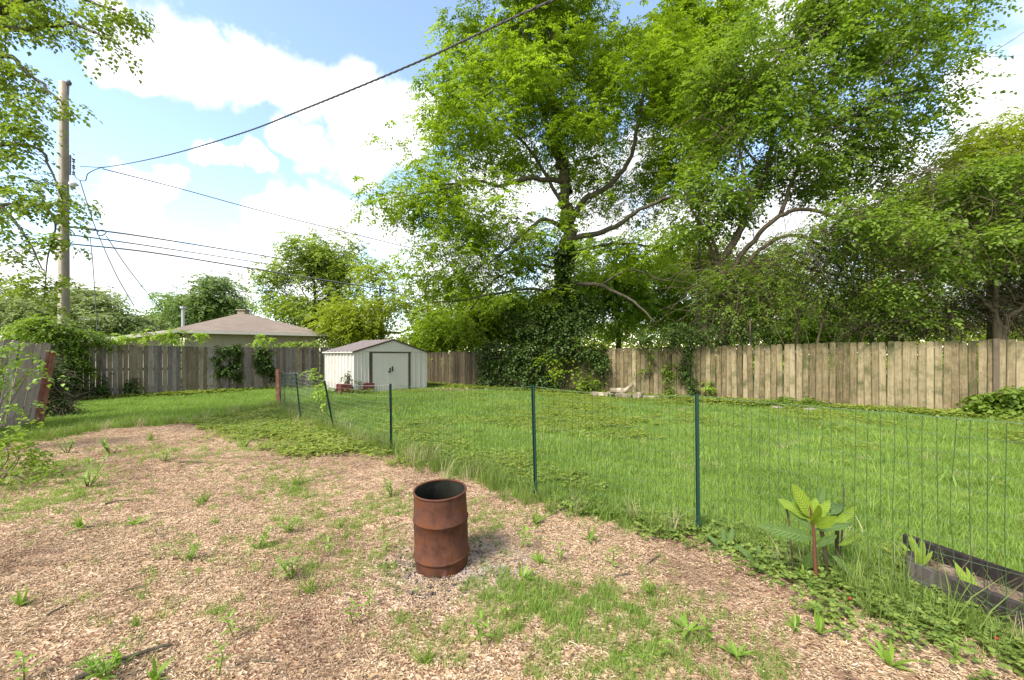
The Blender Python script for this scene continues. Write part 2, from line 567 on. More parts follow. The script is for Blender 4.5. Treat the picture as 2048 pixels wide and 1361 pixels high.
M['rail'] = picket_mat('rail', [(.25, (.13, .10, .07)), (.52, (.22, .17, .12)), (.85, (.32, .26, .19))], (.1, .1, .05), .3)
M['post_green'] = paint_mat('post_green', (.008, .040, .026), (.02, .028, .02), .6, .6, 14, .25)
M['post_steel'] = plain('post_steel', (.45, .45, .42), .5)
M['post_red'] = paint_mat('post_red', (.19, .062, .036), (.42, .36, .30), .95, .85, 10, .15, 14)
M['wire_green'] = plain('wire_green', (.045, .085, .035), .6)
M['wire_zinc'] = plain('wire_zinc', (.20, .19, .18), .5)
M['cable'] = plain('cable', (.07, .065, .065), .6)
M['cable_grey'] = plain('cable_grey', (.15, .14, .14), .6)
M['shed_wall'] = paint_mat('shed_wall', (.55, .515, .45), (.30, .26, .19), .45, .6, 3.5, .25)
M['shed_front'] = paint_mat('shed_front', (.53, .495, .42), (.36, .33, .25), .35, .6, 5.0, .2, 14, .02)
M['shed_trim'] = paint_mat('shed_trim', (.06, .048, .032), (.08, .065, .05), .5, .6, 4, .3)
M['shed_roof'] = paint_mat('shed_roof', (.175, .140, .128), (.09, .07, .06), .7, .6, 3.5, .3)
M['black_metal'] = plain('black_metal', (.02, .02, .02), .5)
M['red_block'] = paint_mat('red_block', (.13, .032, .026), (.12, .05, .04), .6, .8, 9, .2)
M['house_wall'] = paint_mat('house_wall', (.27, .235, .165), (.22, .19, .14), .3, .8, 1.5, .2)
M['house_trim'] = paint_mat('house_trim', (.42, .385, .335), (.4, .36, .3), .3, .7, 1.5, .2)
M['pole_wood'] = picket_mat('pole_wood', [(.2, (.14, .11, .085)), (.5, (.27, .225, .175)), (.85, (.41, .35, .275))], (.2, .17, .12), .3, 22, 0)
M['log'] = picket_mat('log', [(.25, (.12, .095, .062)), (.5, (.25, .20, .13)), (.85, (.44, .375, .26))], (.15, .12, .07), .4, 30, 0)
M['stone'] = plain('stone', (.20, .175, .145), .9)
M['rust'] = rust_mat('rust', [(.36, (.04, .018, .012)), (.45, (.070, .026, .013)), (.53, (.088, .036, .022)), (.60, (.105, .036, .013)), (.7, (.065, .026, .016))])
M['soot'] = rust_mat('soot', [(.3, (.008, .010, .007)), (.5, (.015, .017, .011)), (.7, (.03, .03, .02))])
M['bed_wood'] = picket_mat('bed_wood', [(.35, (.012, .010, .009)), (.58, (.04, .034, .03)), (.9, (.13, .11, .095))], (.16, .08, .05), .3, 40, 0)
M['bed_fill'] = rust_mat('bed_fill', [(.3, (.06, .04, .03)), (.5, (.14, .09, .065)), (.7, (.26, .19, .14))], .95)
M['char'] = rust_mat('char', [(.35, (.03, .026, .022)), (.5, (.12, .098, .08)), (.62, (.26, .22, .185))], .95)
M['grey_metal'] = plain('grey_metal', (.35, .36, .36), .45)
M['white_glass'] = plain('white_glass', (.7, .7, .66), .35)
M['berry'] = plain('berry', (.25, .03, .015), .5)
M['old_leaf'] = leaf_mat('old_leaf', (.22, .13, .06), (.48, .34, .18), .2, (1, .9, .7), .2, .6, 3)


def shingle_mat():
    m, nt, out = new_mat('roof_shingle')
    br = node(nt, 'ShaderNodeTexBrick')
    br.inputs['Scale'].default_value = 1.0
    br.inputs['Mortar Size'].default_value = .012
    br.inputs['Brick Width'].default_value = .32
    br.inputs['Row Height'].default_value = .16
    br.inputs['Color1'].default_value = (.205, .165, .13, 1); br.inputs['Color2'].default_value = (.155, .122, .096, 1)
    br.inputs['Mortar'].default_value = (.15, .11, .09, 1)
    tc = node(nt, 'ShaderNodeTexCoord'); rot = node(nt, 'ShaderNodeMapping')
    rot.inputs['Rotation'].default_value = (0, 0, -math.atan2(3.9, 6.0))
    nt.links.new(tc.outputs['Object'], rot.inputs[0]); nt.links.new(rot.outputs[0], br.inputs['Vector'])
    n = tex_noise(nt, tc.outputs['Object'], 1.3, 5, .6)
    bsdf(nt, out, mixc(nt, mathn(nt, 'MULTIPLY', n, .5), br.outputs['Color'], (.25, .205, .165)), .95, .1)
    return m


M['roof_shingle'] = shingle_mat()


def chip_mat():
    m, nt, out = new_mat('wood_chip')
    geo = node(nt, 'ShaderNodeNewGeometry'); oi = node(nt, 'ShaderNodeObjectInfo')
    f = mathn(nt, 'FRACT', mathn(nt, 'ADD', mathn(nt, 'MULTIPLY', geo.outputs['Random Per Island'], 1.0), mathn(nt, 'MULTIPLY', oi.outputs['Random'], 7.31)))
    big = tex_noise(nt, geo.outputs['Position'], 1.2, 4)
    col = ramp(nt, f, [(0, (.13, .08, .045)), (.22, (.265, .178, .098)), (.5, (.40, .286, .160)), (.8, (.50, .376, .228)), (1, (.61, .49, .345))])
    k = node(nt, 'ShaderNodeMapRange'); nt.links.new(big, k.inputs['Value'])
    k.inputs['From Min'].default_value = .48; k.inputs['From Max'].default_value = .66; k.inputs['To Max'].default_value = .6
    col = mixc(nt, k.outputs[0], col, (.15, .082, .055))
    v = obj_coord(nt, (220, 30, 60))
    n = tex_noise(nt, v, 1, 2)
    bsdf(nt, out, col, .9, .15, n, .4, .002)
    return m


M['wood_chip'] = chip_mat()


def ground_mat():
    m, nt, out = new_mat('ground')
    geo = node(nt, 'ShaderNodeNewGeometry'); pos = geo.outputs['Position']
    at = node(nt, 'ShaderNodeAttribute'); at.attribute_name = 'cover'
    sp = node(nt, 'ShaderNodeSeparateColor'); nt.links.new(at.outputs['Color'], sp.inputs[0])
    vo = node(nt, 'ShaderNodeTexVoronoi'); vo.inputs['Scale'].default_value = 58
    nz = tex_noise(nt, pos, 18, 3)
    wv = node(nt, 'ShaderNodeVectorMath', operation='SCALE'); wv.inputs['Scale'].default_value = .06
    nzc = node(nt, 'ShaderNodeTexNoise'); nzc.inputs['Scale'].default_value = 14
    nt.links.new(pos, nzc.inputs['Vector']); nt.links.new(nzc.outputs['Color'], wv.inputs[0])
    av = node(nt, 'ShaderNodeVectorMath', operation='ADD'); nt.links.new(pos, av.inputs[0]); nt.links.new(wv.outputs[0], av.inputs[1])
    nt.links.new(av.outputs[0], vo.inputs['Vector'])
    spc = node(nt, 'ShaderNodeSeparateColor'); nt.links.new(vo.outputs['Color'], spc.inputs[0])
    big = tex_noise(nt, pos, 1.1, 5, .6)
    mulch = ramp(nt, spc.outputs[0], [(0, (.12, .068, .038)), (.3, (.28, .172, .10)), (.6, (.42, .272, .163)), (.85, (.52, .365, .23)), (1, (.60, .46, .32))])
    k = node(nt, 'ShaderNodeMapRange'); nt.links.new(big, k.inputs['Value'])
    k.inputs['From Min'].default_value = .48; k.inputs['From Max'].default_value = .66; k.inputs['To Max'].default_value = .7
    mulch = mixc(nt, k.outputs[0], mulch, (.15, .078, .05))
    k2 = node(nt, 'ShaderNodeMapRange'); nt.links.new(tex_noise(nt, pos, 3.7, 6, .7), k2.inputs['Value'])
    k2.inputs['From Min'].default_value = .55; k2.inputs['From Max'].default_value = .68; k2.inputs['To Max'].default_value = .75
    mulch = mixc(nt, k2.outputs[0], mulch, (.09, .055, .036))
    # ash round the burn barrel
    ash = mixc(nt, mathn(nt, 'MULTIPLY', sp.outputs[2], mathn(nt, 'MULTIPLY_ADD', nz, 1.2, .1), None, True), mulch, (.34, .30, .265))
    fine = tex_noise(nt, pos, 55, 4, .65); mid = tex_noise(nt, pos, 2.2, 4)
    gr = ramp(nt, mathn(nt, 'MULTIPLY_ADD', fine, .6, mathn(nt, 'MULTIPLY', mid, .45)), [(.3, (.06, .085, .018)), (.55, (.12, .18, .028)), (.8, (.21, .27, .055))])
    edge = node(nt, 'ShaderNodeMapRange')
    nt.links.new(mathn(nt, 'ADD', sp.outputs[0], mathn(nt, 'MULTIPLY', mathn(nt, 'SUBTRACT', tex_noise(nt, pos, 9, 5, .7), .5), 1.1)), edge.inputs['Value'])
    edge.inputs['From Min'].default_value = .38; edge.inputs['From Max'].default_value = .62
    col = mixc(nt, edge.outputs[0], ash, gr)
    col = mixc(nt, sp.outputs[1], col, (.10, .075, .045))
    bsdf(nt, out, col, .95, .1, vo.outputs['Distance'], .9, .02)
    return m


M['ground'] = ground_mat()

# ------------------------------------------------------------------ layout of the ground
WIRE = [G(1397, 1066), G(1072, 1001), G(783, 906), G(668, 861), G(602, 841), G(558, 815)]
WIRE = [np.array((2.62, 2.08))] + WIRE
MULCH = np.array([(3.4, 1.1)] + [tuple(p) for p in WIRE] + [tuple(G(430, 838)), tuple(G(200, 857)), tuple(G(90, 880)), (-9.2, 6.2), (-8.5, 3), (-9, -4), (5, -4), (4.4, -.5)])
RF0, RFD = np.array((11.3, 9.83)), np.array((-14.1, 9.67))      # right-hand board fence line
LF0, LFD = np.array((-13.9, 13.2)), np.array((5.16, 5.7))       # back-left board fence line
RU, LU = RFD / np.linalg.norm(RFD), LFD / np.linalg.norm(LFD)


def poly_sd(x, y, poly):
    """signed distance to a closed polygon, negative inside"""
    d = np.full(np.shape(x), 1e9); ins = np.zeros(np.shape(x), bool)
    n = len(poly)
    for i in range(n):
        ax, ay = poly[i]; bx, by = poly[(i + 1) % n]
        ex, ey = bx - ax, by - ay
        t = np.clip(((x - ax) * ex + (y - ay) * ey) / (ex * ex + ey * ey + 1e-12), 0, 1)
        d = np.minimum(d, np.hypot(x - ax - t * ex, y - ay - t * ey))
        c = (ay > y) != (by > y)
        ins ^= c & (x < ex * (y - ay) / (ey if abs(ey) > 1e-12 else 1e-12) + ax)
    return np.where(ins, -d, d)


def line_d(x, y, pts):
    d = np.full(np.shape(x), 1e9)
    for (ax, ay), (bx, by) in zip(pts[:-1], pts[1:]):
        ex, ey = bx - ax, by - ay
        t = np.clip(((x - ax) * ex + (y - ay) * ey) / (ex * ex + ey * ey), 0, 1)
        d = np.minimum(d, np.hypot(x - ax - t * ex, y - ay - t * ey))
    return d


PATCH = [(1160, 1225, 190, 62, 1.), (1320, 1315, 200, 80, 1.), (1010, 1185, 90, 38, .8), (520, 1085, 170, 12, .8), (430, 1118, 70, 12, .5),
         (100, 965, 130, 45, .8), (40, 1010, 90, 40, .7), (540, 945, 90, 22, .75), (590, 970, 60, 20, .8), (400, 905, 130, 16, .7),
         (720, 1125, 90, 40, .7), (420, 1215, 110, 18, .6), (330, 1135, 90, 20, .5), (860, 1265, 90, 60, .7), (500, 900, 70, 16, .9),
         (780, 1010, 60, 25, .6), (1040, 1290, 160, 60, .6), (950, 1040, 90, 30, .55), (700, 1050, 90, 25, .5), (620, 1030, 120, 20, .45),
         (1500, 1330, 120, 40, .6), (480, 1130, 150, 10, .5), (250, 1190, 150, 14, .35), (150, 1290, 100, 30, .3)]


def patch_val(x, y, lst=PATCH):
    g = np.zeros(np.shape(x))
    for px, py, rx, ry, w in lst:
        c = G(px, py); Yr = c[1] ** 2 / (HC * F) * ry; Xr = rx / F * c[1]
        q = ((x - c[0] - (y - c[1]) * (px - 1024) / F) / Xr) ** 2 + ((y - c[1]) / Yr) ** 2
        g = np.maximum(g, w * np.exp(-q * .8))
    return g


def grassiness(x, y):
    sd = poly_sd(x, y, MULCH) + (fbm(x * 1.7, y * 1.7, 3) - .5) * .8
    g = np.clip(.5 + sd / .75, 0, 1)
    n = fbm(x * 2.1, y * 2.1, 9)
    g = np.maximum(g, np.clip(patch_val(x, y) * (.35 + 1.1 * n), 0, .9))
    return g


def cloverness(x, y):
    sd = -poly_sd(x, y, MULCH)
    n = fbm(x * 1.3, y * 1.3, 21)
    q = np.maximum(0, -2.2 - x)
    far = np.clip((y - (5.7 + .4 * q + .05 * q * q) + 1.5 * (n - .5)) / .8, 0, 1) * np.clip((x + 7.6 + 1.5 * (n - .5)) / 1.2, 0, 1) * np.clip(1.5 - (sd - 1.0 - 1.6 * n) / .6, 0, 1)
    return np.where(sd > -.15, far, 0)


def strawberryness(x, y):
    sd = line_d(x, y, WIRE[:3])
    side = poly_sd(x, y, MULCH)
    n = fbm(x * 2.3, y * 2.3, 33)
    wd = np.clip(.12 + .34 * (x - .3), .05, 1.0)
    g = np.clip((wd - sd + .5 * (n - .5)) / .22, 0, 1) * (side < .25) * (x > .2) * np.clip(2.2 * fbm(x * 4, y * 4, 35) - .35, .15, 1)
    return g


def gz(x, y):
    x = np.asarray(x, float); y = np.asarray(y, float)
    near = np.exp(-((x / 30) ** 2 + (y / 40) ** 2))
    z = (fbm(x * .45, y * .45, 51, 3) - .5) * .10 * near + (fbm(x * 3, y * 3, 61, 3) - .5) * .03 * near
    return z


def gz1(x, y):
    return float(gz(np.array([x]), np.array([y]))[0])


def axis(lo, hi, c0, c1, step, grow=1.22):
    a = list(np.arange(c0, c1, step)); s = step
    while a[-1] < hi:
        s *= grow; a.append(a[-1] + s)
    s = step; b = []
    p = c0
    while p > lo:
        s *= grow; p -= s; b.append(p)
    return np.array(b[::-1] + a)


def build_ground():
    xs = axis(-900, 900, -13, 12, .075); ys = axis(-300, 1500, -.5, 15, .07)
    X, Y = np.meshgrid(xs, ys)
    Z = gz(X, Y)
    V = np.stack([X, Y, Z], -1).reshape(-1, 3)
    nx, ny = len(xs), len(ys)
    i = np.arange(ny - 1)[:, None] * nx; j = np.arange(nx - 1)[None]
    Fq = np.stack([i + j, i + j + 1, i + nx + j + 1, i + nx + j], -1).reshape(-1, 4)
    me = mesh('ground', V, Fq, M['ground'], True)
    x, y = X.ravel(), Y.ravel()
    g = np.maximum(grassiness(x, y) * np.where(poly_sd(x, y, MULCH) < -.2, .62, 1.), np.maximum(cloverness(x, y) * .8, strawberryness(x, y) * .45))
    bx, by = BARREL
    ash = np.exp(-(((x - bx - .38) / .34) ** 2 + ((y - by - .05) / .3) ** 2)) * .9 + .55 * np.exp(-(((x - bx) / .42) ** 2 + ((y - by) / .36) ** 2))
    soil = np.zeros_like(x)
    c = np.stack([g, soil, np.clip(ash, 0, 1), np.ones_like(x)], -1).astype(np.float32)
    at = me.attributes.new('cover', 'FLOAT_COLOR', 'POINT'); at.data.foreach_set('color', c.ravel())
    link('ground', me, label='wood chip yard running into green lawn', kind='structure')


BARREL = G(884, 1128)
build_ground()

# ------------------------------------------------------------------ scatter: uncountable ground cover
PROTO = bpy.data.collections.new('cover_pieces')


def scatter(name, label, cat, P, rot, scl, meshes):
    sub = bpy.data.collections.new(name + '_pieces')
    for k, me in enumerate(meshes):
        sub.objects.link(bpy.data.objects.new('%s_piece_%02d' % (name, k), me))
    n = len(P)
    me = bpy.data.meshes.new(name)
    me.vertices.add(n); me.vertices.foreach_set('co', np.asarray(P, np.float32).ravel())
    a = me.attributes.new('rot', 'FLOAT_VECTOR', 'POINT'); a.data.foreach_set('vector', np.asarray(rot, np.float32).ravel())
    a = me.attributes.new('scl', 'FLOAT', 'POINT'); a.data.foreach_set('value', np.asarray(scl, np.float32).ravel())
    rg = np.random.default_rng(n)
    a = me.attributes.new('pid', 'INT', 'POINT'); a.data.foreach_set('value', rg.integers(0, len(meshes), n).astype(np.int32))
    me.update()
    o = link(name, me, label=label, cat=cat, kind='stuff')
    ng = bpy.data.node_groups.new(name, 'GeometryNodeTree')
    ng.interface.new_socket('Geometry', in_out='INPUT', socket_type='NodeSocketGeometry')
    ng.interface.new_socket('Geometry', in_out='OUTPUT', socket_type='NodeSocketGeometry')
    gi, go = ng.nodes.new('NodeGroupInput'), ng.nodes.new('NodeGroupOutput')
    ci = ng.nodes.new('GeometryNodeCollectionInfo'); ci.inputs['Collection'].default_value = sub
    ci.inputs['Separate Children'].default_value = True; ci.inputs['Reset Children'].default_value = True
    ip = ng.nodes.new('GeometryNodeInstanceOnPoints'); ip.inputs['Pick Instance'].default_value = True

    def attr(nm, ty):
        x = ng.nodes.new('GeometryNodeInputNamedAttribute'); x.data_type = ty; x.inputs['Name'].default_value = nm
        return x.outputs[0]
    er = ng.nodes.new('FunctionNodeEulerToRotation')
    L = ng.links.new
    L(attr('rot', 'FLOAT_VECTOR'), er.inputs[0]); L(er.outputs[0], ip.inputs['Rotation'])
    L(attr('scl', 'FLOAT'), ip.inputs['Scale']); L(attr('pid', 'INT'), ip.inputs['Instance Index'])
    L(gi.outputs[0], ip.inputs['Points']); L(ci.outputs[0], ip.inputs['Instance']); L(ip.outputs[0], go.inputs[0])
    md = o.modifiers.new('scatter', 'NODES'); md.node_group = ng
    return o


def grass_tuft(name, n, rad, h0, h1, w, lean, mat, seed, strawn=0):
    rg = np.random.default_rng(seed)
    Vs, Fs, k = [], [], 0
    for i in range(n):
        a, r = rg.uniform(0, 2 * np.pi), rad * math.sqrt(rg.uniform())
        b = rg.uniform(0, 2 * np.pi)
        h = rg.uniform(h0, h1); ln = rg.uniform(.1, lean) * h
        p = np.array((r * math.cos(a), r * math.sin(a), -.01)); d = np.array((math.cos(b), math.sin(b), 0)); s = np.array((-d[1], d[0], 0))
        ww = w * rg.uniform(.7, 1.3) * .5
        V = [p - s * ww, p + s * ww, p + d * ln * .3 + (0, 0, h * .55) - s * ww * .8, p + d * ln * .3 + (0, 0, h * .55) + s * ww * .8, p + d * ln + (0, 0, h)]
        Vs += V; Fs += [(k, k + 1, k + 3), (k, k + 3, k + 2), (k + 2, k + 3, k + 4)]; k += 5
    return mesh(name, np.array(Vs), np.array(Fs), mat, True)


def cover_tuft(name, n, rad, h, leaf, mat, seed, width=.9):
    rg = np.random.default_rng(seed)
    a = rg.uniform(0, 2 * np.pi, n); r = rad * np.sqrt(rg.uniform(size=n))
    P = np.stack([r * np.cos(a), r * np.sin(a), rg.uniform(.25, 1, n) * h], -1)
    Ps, Ds, Ns = [], [], []
    a0 = rg.uniform(0, 2 * np.pi, n)
    tilt = rg.normal(0, .28, (n, 3)) + (0, 0, 1)
    for q in range(3):
        d = np.stack([np.cos(a0 + q * 2.09), np.sin(a0 + q * 2.09), rg.normal(0, .2, n)], -1)
        Ps.append(P); Ds.append(d); Ns.append(tilt)
    Ps, Ds, Ns = map(np.concatenate, (Ps, Ds, Ns))
    L = leaf * rg.uniform(.7, 1.25, len(Ps))
    V, Ft = leaf_arrays(Ps, Ds, Ns, L, L * width, .1, .1)
    return mesh(name, V, Ft, mat, True)


def chips(name, n, rad, seed):
    rg = np.random.default_rng(seed)
    mb = MB()
    for i in range(n):
        a, r = rg.uniform(0, 2 * np.pi), rad * math.sqrt(rg.uniform())
        L, w, t = rg.uniform(.008, .030), rg.uniform(.004, .011), rg.uniform(.001, .003)
        y, p, q = rg.uniform(0, np.pi), rg.normal(0, .28), rg.normal(0, .35)
        V = np.array([(-L, -w, 0), (L, -w * .6, 0), (L * .8, w, 0), (-L * .7, w * .8, 0), (-L, -w, t), (L, -w * .6, t), (L * .8, w, t), (-L * .7, w * .8, t)]) * .5
        cy, sy, cp, sp_, cq, sq = math.cos(y), math.sin(y), math.cos(p), math.sin(p), math.cos(q), math.sin(q)
        Rm = np.array([[cy, -sy, 0], [sy, cy, 0], [0, 0, 1]]) @ np.array([[cp, 0, sp_], [0, 1, 0], [-sp_, 0, cp]]) @ np.array([[1, 0, 0], [0, cq, -sq], [0, sq, cq]])
        V = V @ Rm.T + (r * math.cos(a), r * math.sin(a), rg.uniform(.0, .012))
        mb.add(V, [[(4, 5, 6, 7), (0, 1, 5, 4), (1, 2, 6, 5), (2, 3, 7, 6), (3, 0, 4, 7)]])
    for i in range(2):
        a, r = rg.uniform(0, 2 * np.pi), rad * math.sqrt(rg.uniform()); b = rg.uniform(0, np.pi); L = rg.uniform(.02, .045)
        c = np.array((r * math.cos(a), r * math.sin(a), rg.uniform(.008, .018))); d = np.array((math.cos(b), math.sin(b), rg.normal(0, .12)))
        mb.tube([c - d * L, c + (0, 0, .003), c + d * L], [.0012, .0018, .0008], 3, False)
    return mb.mesh(name, M['wood_chip'])


def in_view(x, y, m=.25):
    """cover is laid where the yard is open to view, with a wide margin for a step to the side"""
    return (y > .6) & (np.abs(x) < 1.30 * y + 2.2)


def zone(x0, x1, y0, y1, dens, seed):
    rg = np.random.default_rng(seed)
    n = int((x1 - x0) * (y1 - y0) * dens)
    x, y = rg.uniform(x0, x1, n), rg.uniform(y0, y1, n)
    k = in_view(x, y)
    x, y = x[k], y[k]
    # keep inside the two board fences
    k = (((x - RF0[0]) * (-RU[1]) + (y - RF0[1]) * RU[0]) > .02) & (((x - LF0[0]) * LU[1] - (y - LF0[1]) * LU[0]) > .02)
    return x[k], y[k], rg


def lay(parts):
    return tuple(np.concatenate(p) for p in zip(*parts))


def build_cover():
    tufts = [grass_tuft('grass_piece', 26, .085, .045, .12, .0055, .9, M['grass'], s) for s in range(6)]
    tufts_far = [grass_tuft('grass_piece', 34, .14, .05, .13, .009, .9, M['grass'], 40 + s) for s in range(5)]
    P, Rt, S = [], [], []
    for z0, z1, dens, sc_ in ((.6, 5.5, 640, .78), (5.5, 9, 340, .9)):
        x, y, rg = zone(-11, 13, z0, z1, dens, int(z0 * 10))
        g = grassiness(x, y)
        side = poly_sd(x, y, MULCH)
        prob = np.where(side < -.15, g * (.55 + .4 * (patch_val(x, y, PATCH[:3]) > .25)), g)
        prob = prob * np.clip(1.15 - .5 * strawberryness(x, y) - .75 * cloverness(x, y), 0, 1)
        prob = prob * (.55 + .9 * (fbm(x * .8, y * .8, 71) > .42))
        k = rg.uniform(size=len(x)) < prob
        x, y, sd = x[k], y[k], side[k]
        short = np.where(sd < -.1, .62, 1.)
        P.append(np.stack([x, y, gz(x, y)], -1)); S.append(sc_ * short * rg.uniform(.6, 1.25, len(x)) * (.75 + .55 * fbm(x * .9, y * .9, 77)))
        Rt.append(np.stack([rg.normal(0, .12, len(x)), rg.normal(0, .12, len(x)), rg.uniform(0, 6.28, len(x))], -1))
    scatter('grass', 'short bright green lawn grass and patches creeping over the chips', 'grass', np.concatenate(P), np.concatenate(Rt), np.concatenate(S), tufts)
    x, y, rg = zone(-16, 20, 9, 24, 120, 5)
    g = grassiness(x, y)
    k = rg.uniform(size=len(x)) < g
    x, y = x[k], y[k]
    scatter('lawn_grass', 'lawn grass running back to the board fences and the shed', 'grass', np.stack([x, y, gz(x, y)], -1),
            np.stack([rg.normal(0, .1, len(x)), rg.normal(0, .1, len(x)), rg.uniform(0, 6.28, len(x))], -1), rg.uniform(.6, 1.1, len(x)) * (.75 + .5 * fbm(x * .7, y * .7, 78)), tufts_far)
    # tall grass left by the mower under the wire fence and the back edge
    tall = [grass_tuft('tall_piece', 46, .10, .14, .40, .0055, .9, M['grass_tall'], 80 + s) for s in range(4)] + \
           [grass_tuft('tall_piece', 26, .08, .16, .42, .0045, 1.0, M['straw'], 90)]
    x, y, rg = zone(-10, 5, 1.5, 13, 125, 12)
    d = line_d(x, y, WIRE); sd = poly_sd(x, y, MULCH)
    back = np.exp(-(np.abs(sd) / .16) ** 2) * (y > 7) * (x < -4)
    k = rg.uniform(size=len(x)) < np.maximum(np.exp(-(d / .2) ** 2) * np.clip(.35 + (fbm(x * 1.2, y * 1.2, 5) - .3), 0, 1), back * .5)
    x, y = x[k], y[k]
    scatter('tall_grass', 'long seeding grass left unmown under the wire fence', 'grass', np.stack([x, y, gz(x, y)], -1),
            np.stack([rg.normal(0, .15, len(x)), rg.normal(0, .15, len(x)), rg.uniform(0, 6.28, len(x))], -1), rg.uniform(.4, .95, len(x)), tall)
    # dry and coarse tufts that break up the lawn
    dry = [grass_tuft('dry_piece', 22, .10, .05, .14, .005, 1.2, M['straw'], 120 + s) for s in range(3)] + [grass_tuft('coarse_piece', 30, .09, .10, .24, .008, 1.0, M['grass'], 130 + s) for s in range(3)]
    x, y, rg = zone(-6, 14, 2, 20, 14, 37)
    k = (poly_sd(x, y, MULCH) > .15) & (rg.uniform(size=len(x)) < np.clip((fbm(x * .9, y * .9, 91) - .40) * 4, 0.03, 1))
    x, y = x[k], y[k]
    scatter('coarse_grass', 'dry straw and coarse tufts scattered through the lawn', 'grass', np.stack([x, y, gz(x, y)], -1),
            np.stack([rg.normal(0, .15, len(x)), rg.normal(0, .15, len(x)), rg.uniform(0, 6.28, len(x))], -1), rg.uniform(.6, 1.2, len(x)), dry)
    # low leafy cover
    cl = [cover_tuft('clover_piece', 16, .12, .06, .026, M['clover'], 20 + s) for s in range(5)]
    x, y, rg = zone(-10, 1, 5.5, 13, 170, 31)
    k = rg.uniform(size=len(x)) < cloverness(x, y)
    x, y = x[k], y[k]
    P = [np.stack([x, y, gz(x, y)], -1)]; n1 = len(x); S = [rg.uniform(.9, 1.6, n1)]
    # leafy edging along the board fences
    x, y, rg = zone(-14, 14, 7, 22, 80, 32)
    dr = (x - RF0[0]) * (-RU[1]) + (y - RF0[1]) * RU[0]; dl = (x - LF0[0]) * LU[1] - (y - LF0[1]) * LU[0]
    dd = np.minimum(dr, dl)
    k = rg.uniform(size=len(x)) < np.clip((1.3 * fbm(x * .8, y * .8, 8) + .35 - np.minimum(dr, dl * 1.8)) / .4, 0, 1)
    x, y = x[k], y[k]
    P.append(np.stack([x, y, gz(x, y)], -1)); S.append(rg.uniform(1.4, 3.0, len(x)))
    x, y, rg = zone(-6, 13, 2, 18, 70, 35)
    k = (poly_sd(x, y, MULCH) > .2) & (rg.uniform(size=len(x)) < np.clip((fbm(x * .55, y * .55, 83) - .5) * 5, 0, .9))
    x, y = x[k], y[k]
    P.append(np.stack([x, y, gz(x, y) + .03], -1)); S.append(rg.uniform(.8, 1.5, len(x)))
    P = np.concatenate(P); S = np.concatenate(S)
    scatter('clover_cover', 'yellow green clover and creeper cover at the lawn edges', 'ground cover', P,
            np.stack([np.zeros(len(P)), np.zeros(len(P)), rg.uniform(0, 6.28, len(P))], -1), S, cl)
    st = [cover_tuft('strawberry_piece', 10, .10, .06, .024, M['strawberry'], 60 + s, 1.0) for s in range(6)]
    x, y, rg = zone(-1, 5, .9, 6, 300, 41)
    k = rg.uniform(size=len(x)) < strawberryness(x, y) * .95
    x, y = x[k], y[k]
    scatter('strawberry_cover', 'dark green wild strawberry leaves spreading below the wire fence', 'ground cover', np.stack([x, y, gz(x, y)], -1),
            np.stack([rg.normal(0, .1, len(x)), rg.normal(0, .1, len(x)), rg.uniform(0, 6.28, len(x))], -1), rg.uniform(.6, 1.3, len(x)), st)
    # wood chips
    ch = [chips('chip_piece', 16, .06, 200 + s) for s in range(8)]
    P, S, Rt = [], [], []
    for z0, z1, dens in ((.6, 3.6, 700), (3.6, 6, 330), (6, 9.5, 130)):
        x, y, rg = zone(-10, 4, z0, z1, dens, int(300 + z0 * 10))
        g = grassiness(x, y)
        k = (rg.uniform(size=len(x)) > g * 1.2) & (rg.uniform(size=len(x)) < .35 + 1.6 * fbm(x * 2.6, y * 2.6, 141, 3) ** 1.6) & (poly_sd(x, y, MULCH) < .05) & (np.hypot(x - BARREL[0], y - BARREL[1]) > .2) & (strawberryness(x, y) < .8) & (cloverness(x, y) < .6)
        x, y = x[k], y[k]
        P.append(np.stack([x, y, gz(x, y) + .002], -1))
        S.append(rg.uniform(.42, .85, len(x)) * (1. if z0 < 3 else 1.1))
        Rt.append(np.stack([rg.normal(0, .08, len(x)), rg.normal(0, .08, len(x)), rg.uniform(0, 6.28, len(x))], -1))
    scatter('wood_chips', 'tan and brown wood chips spread over the yard', 'mulch', np.concatenate(P), np.concatenate(Rt), np.concatenate(S), ch)


build_cover()


# ------------------------------------------------------------------ board fences
def picket_mesh(name, w, h, t, top, mat):
    c = .022
    if top == 'round':
        o = [(-w / 2, 0), (w / 2, 0), (w / 2, h - .035), (w / 2 - .02, h - .008), (w * .12, h), (-w * .12, h), (-w / 2 + .02, h - .008), (-w / 2, h - .035)]
    else:
        o = [(-w / 2, 0), (w / 2, 0), (w / 2, h - c), (w / 2 - c, h), (-w / 2 + c, h), (-w / 2, h - c)]
    mb = MB().prism([(x, -t, z) for x, z in o], (0, t, 0))
    return mb.mesh(name, mat)


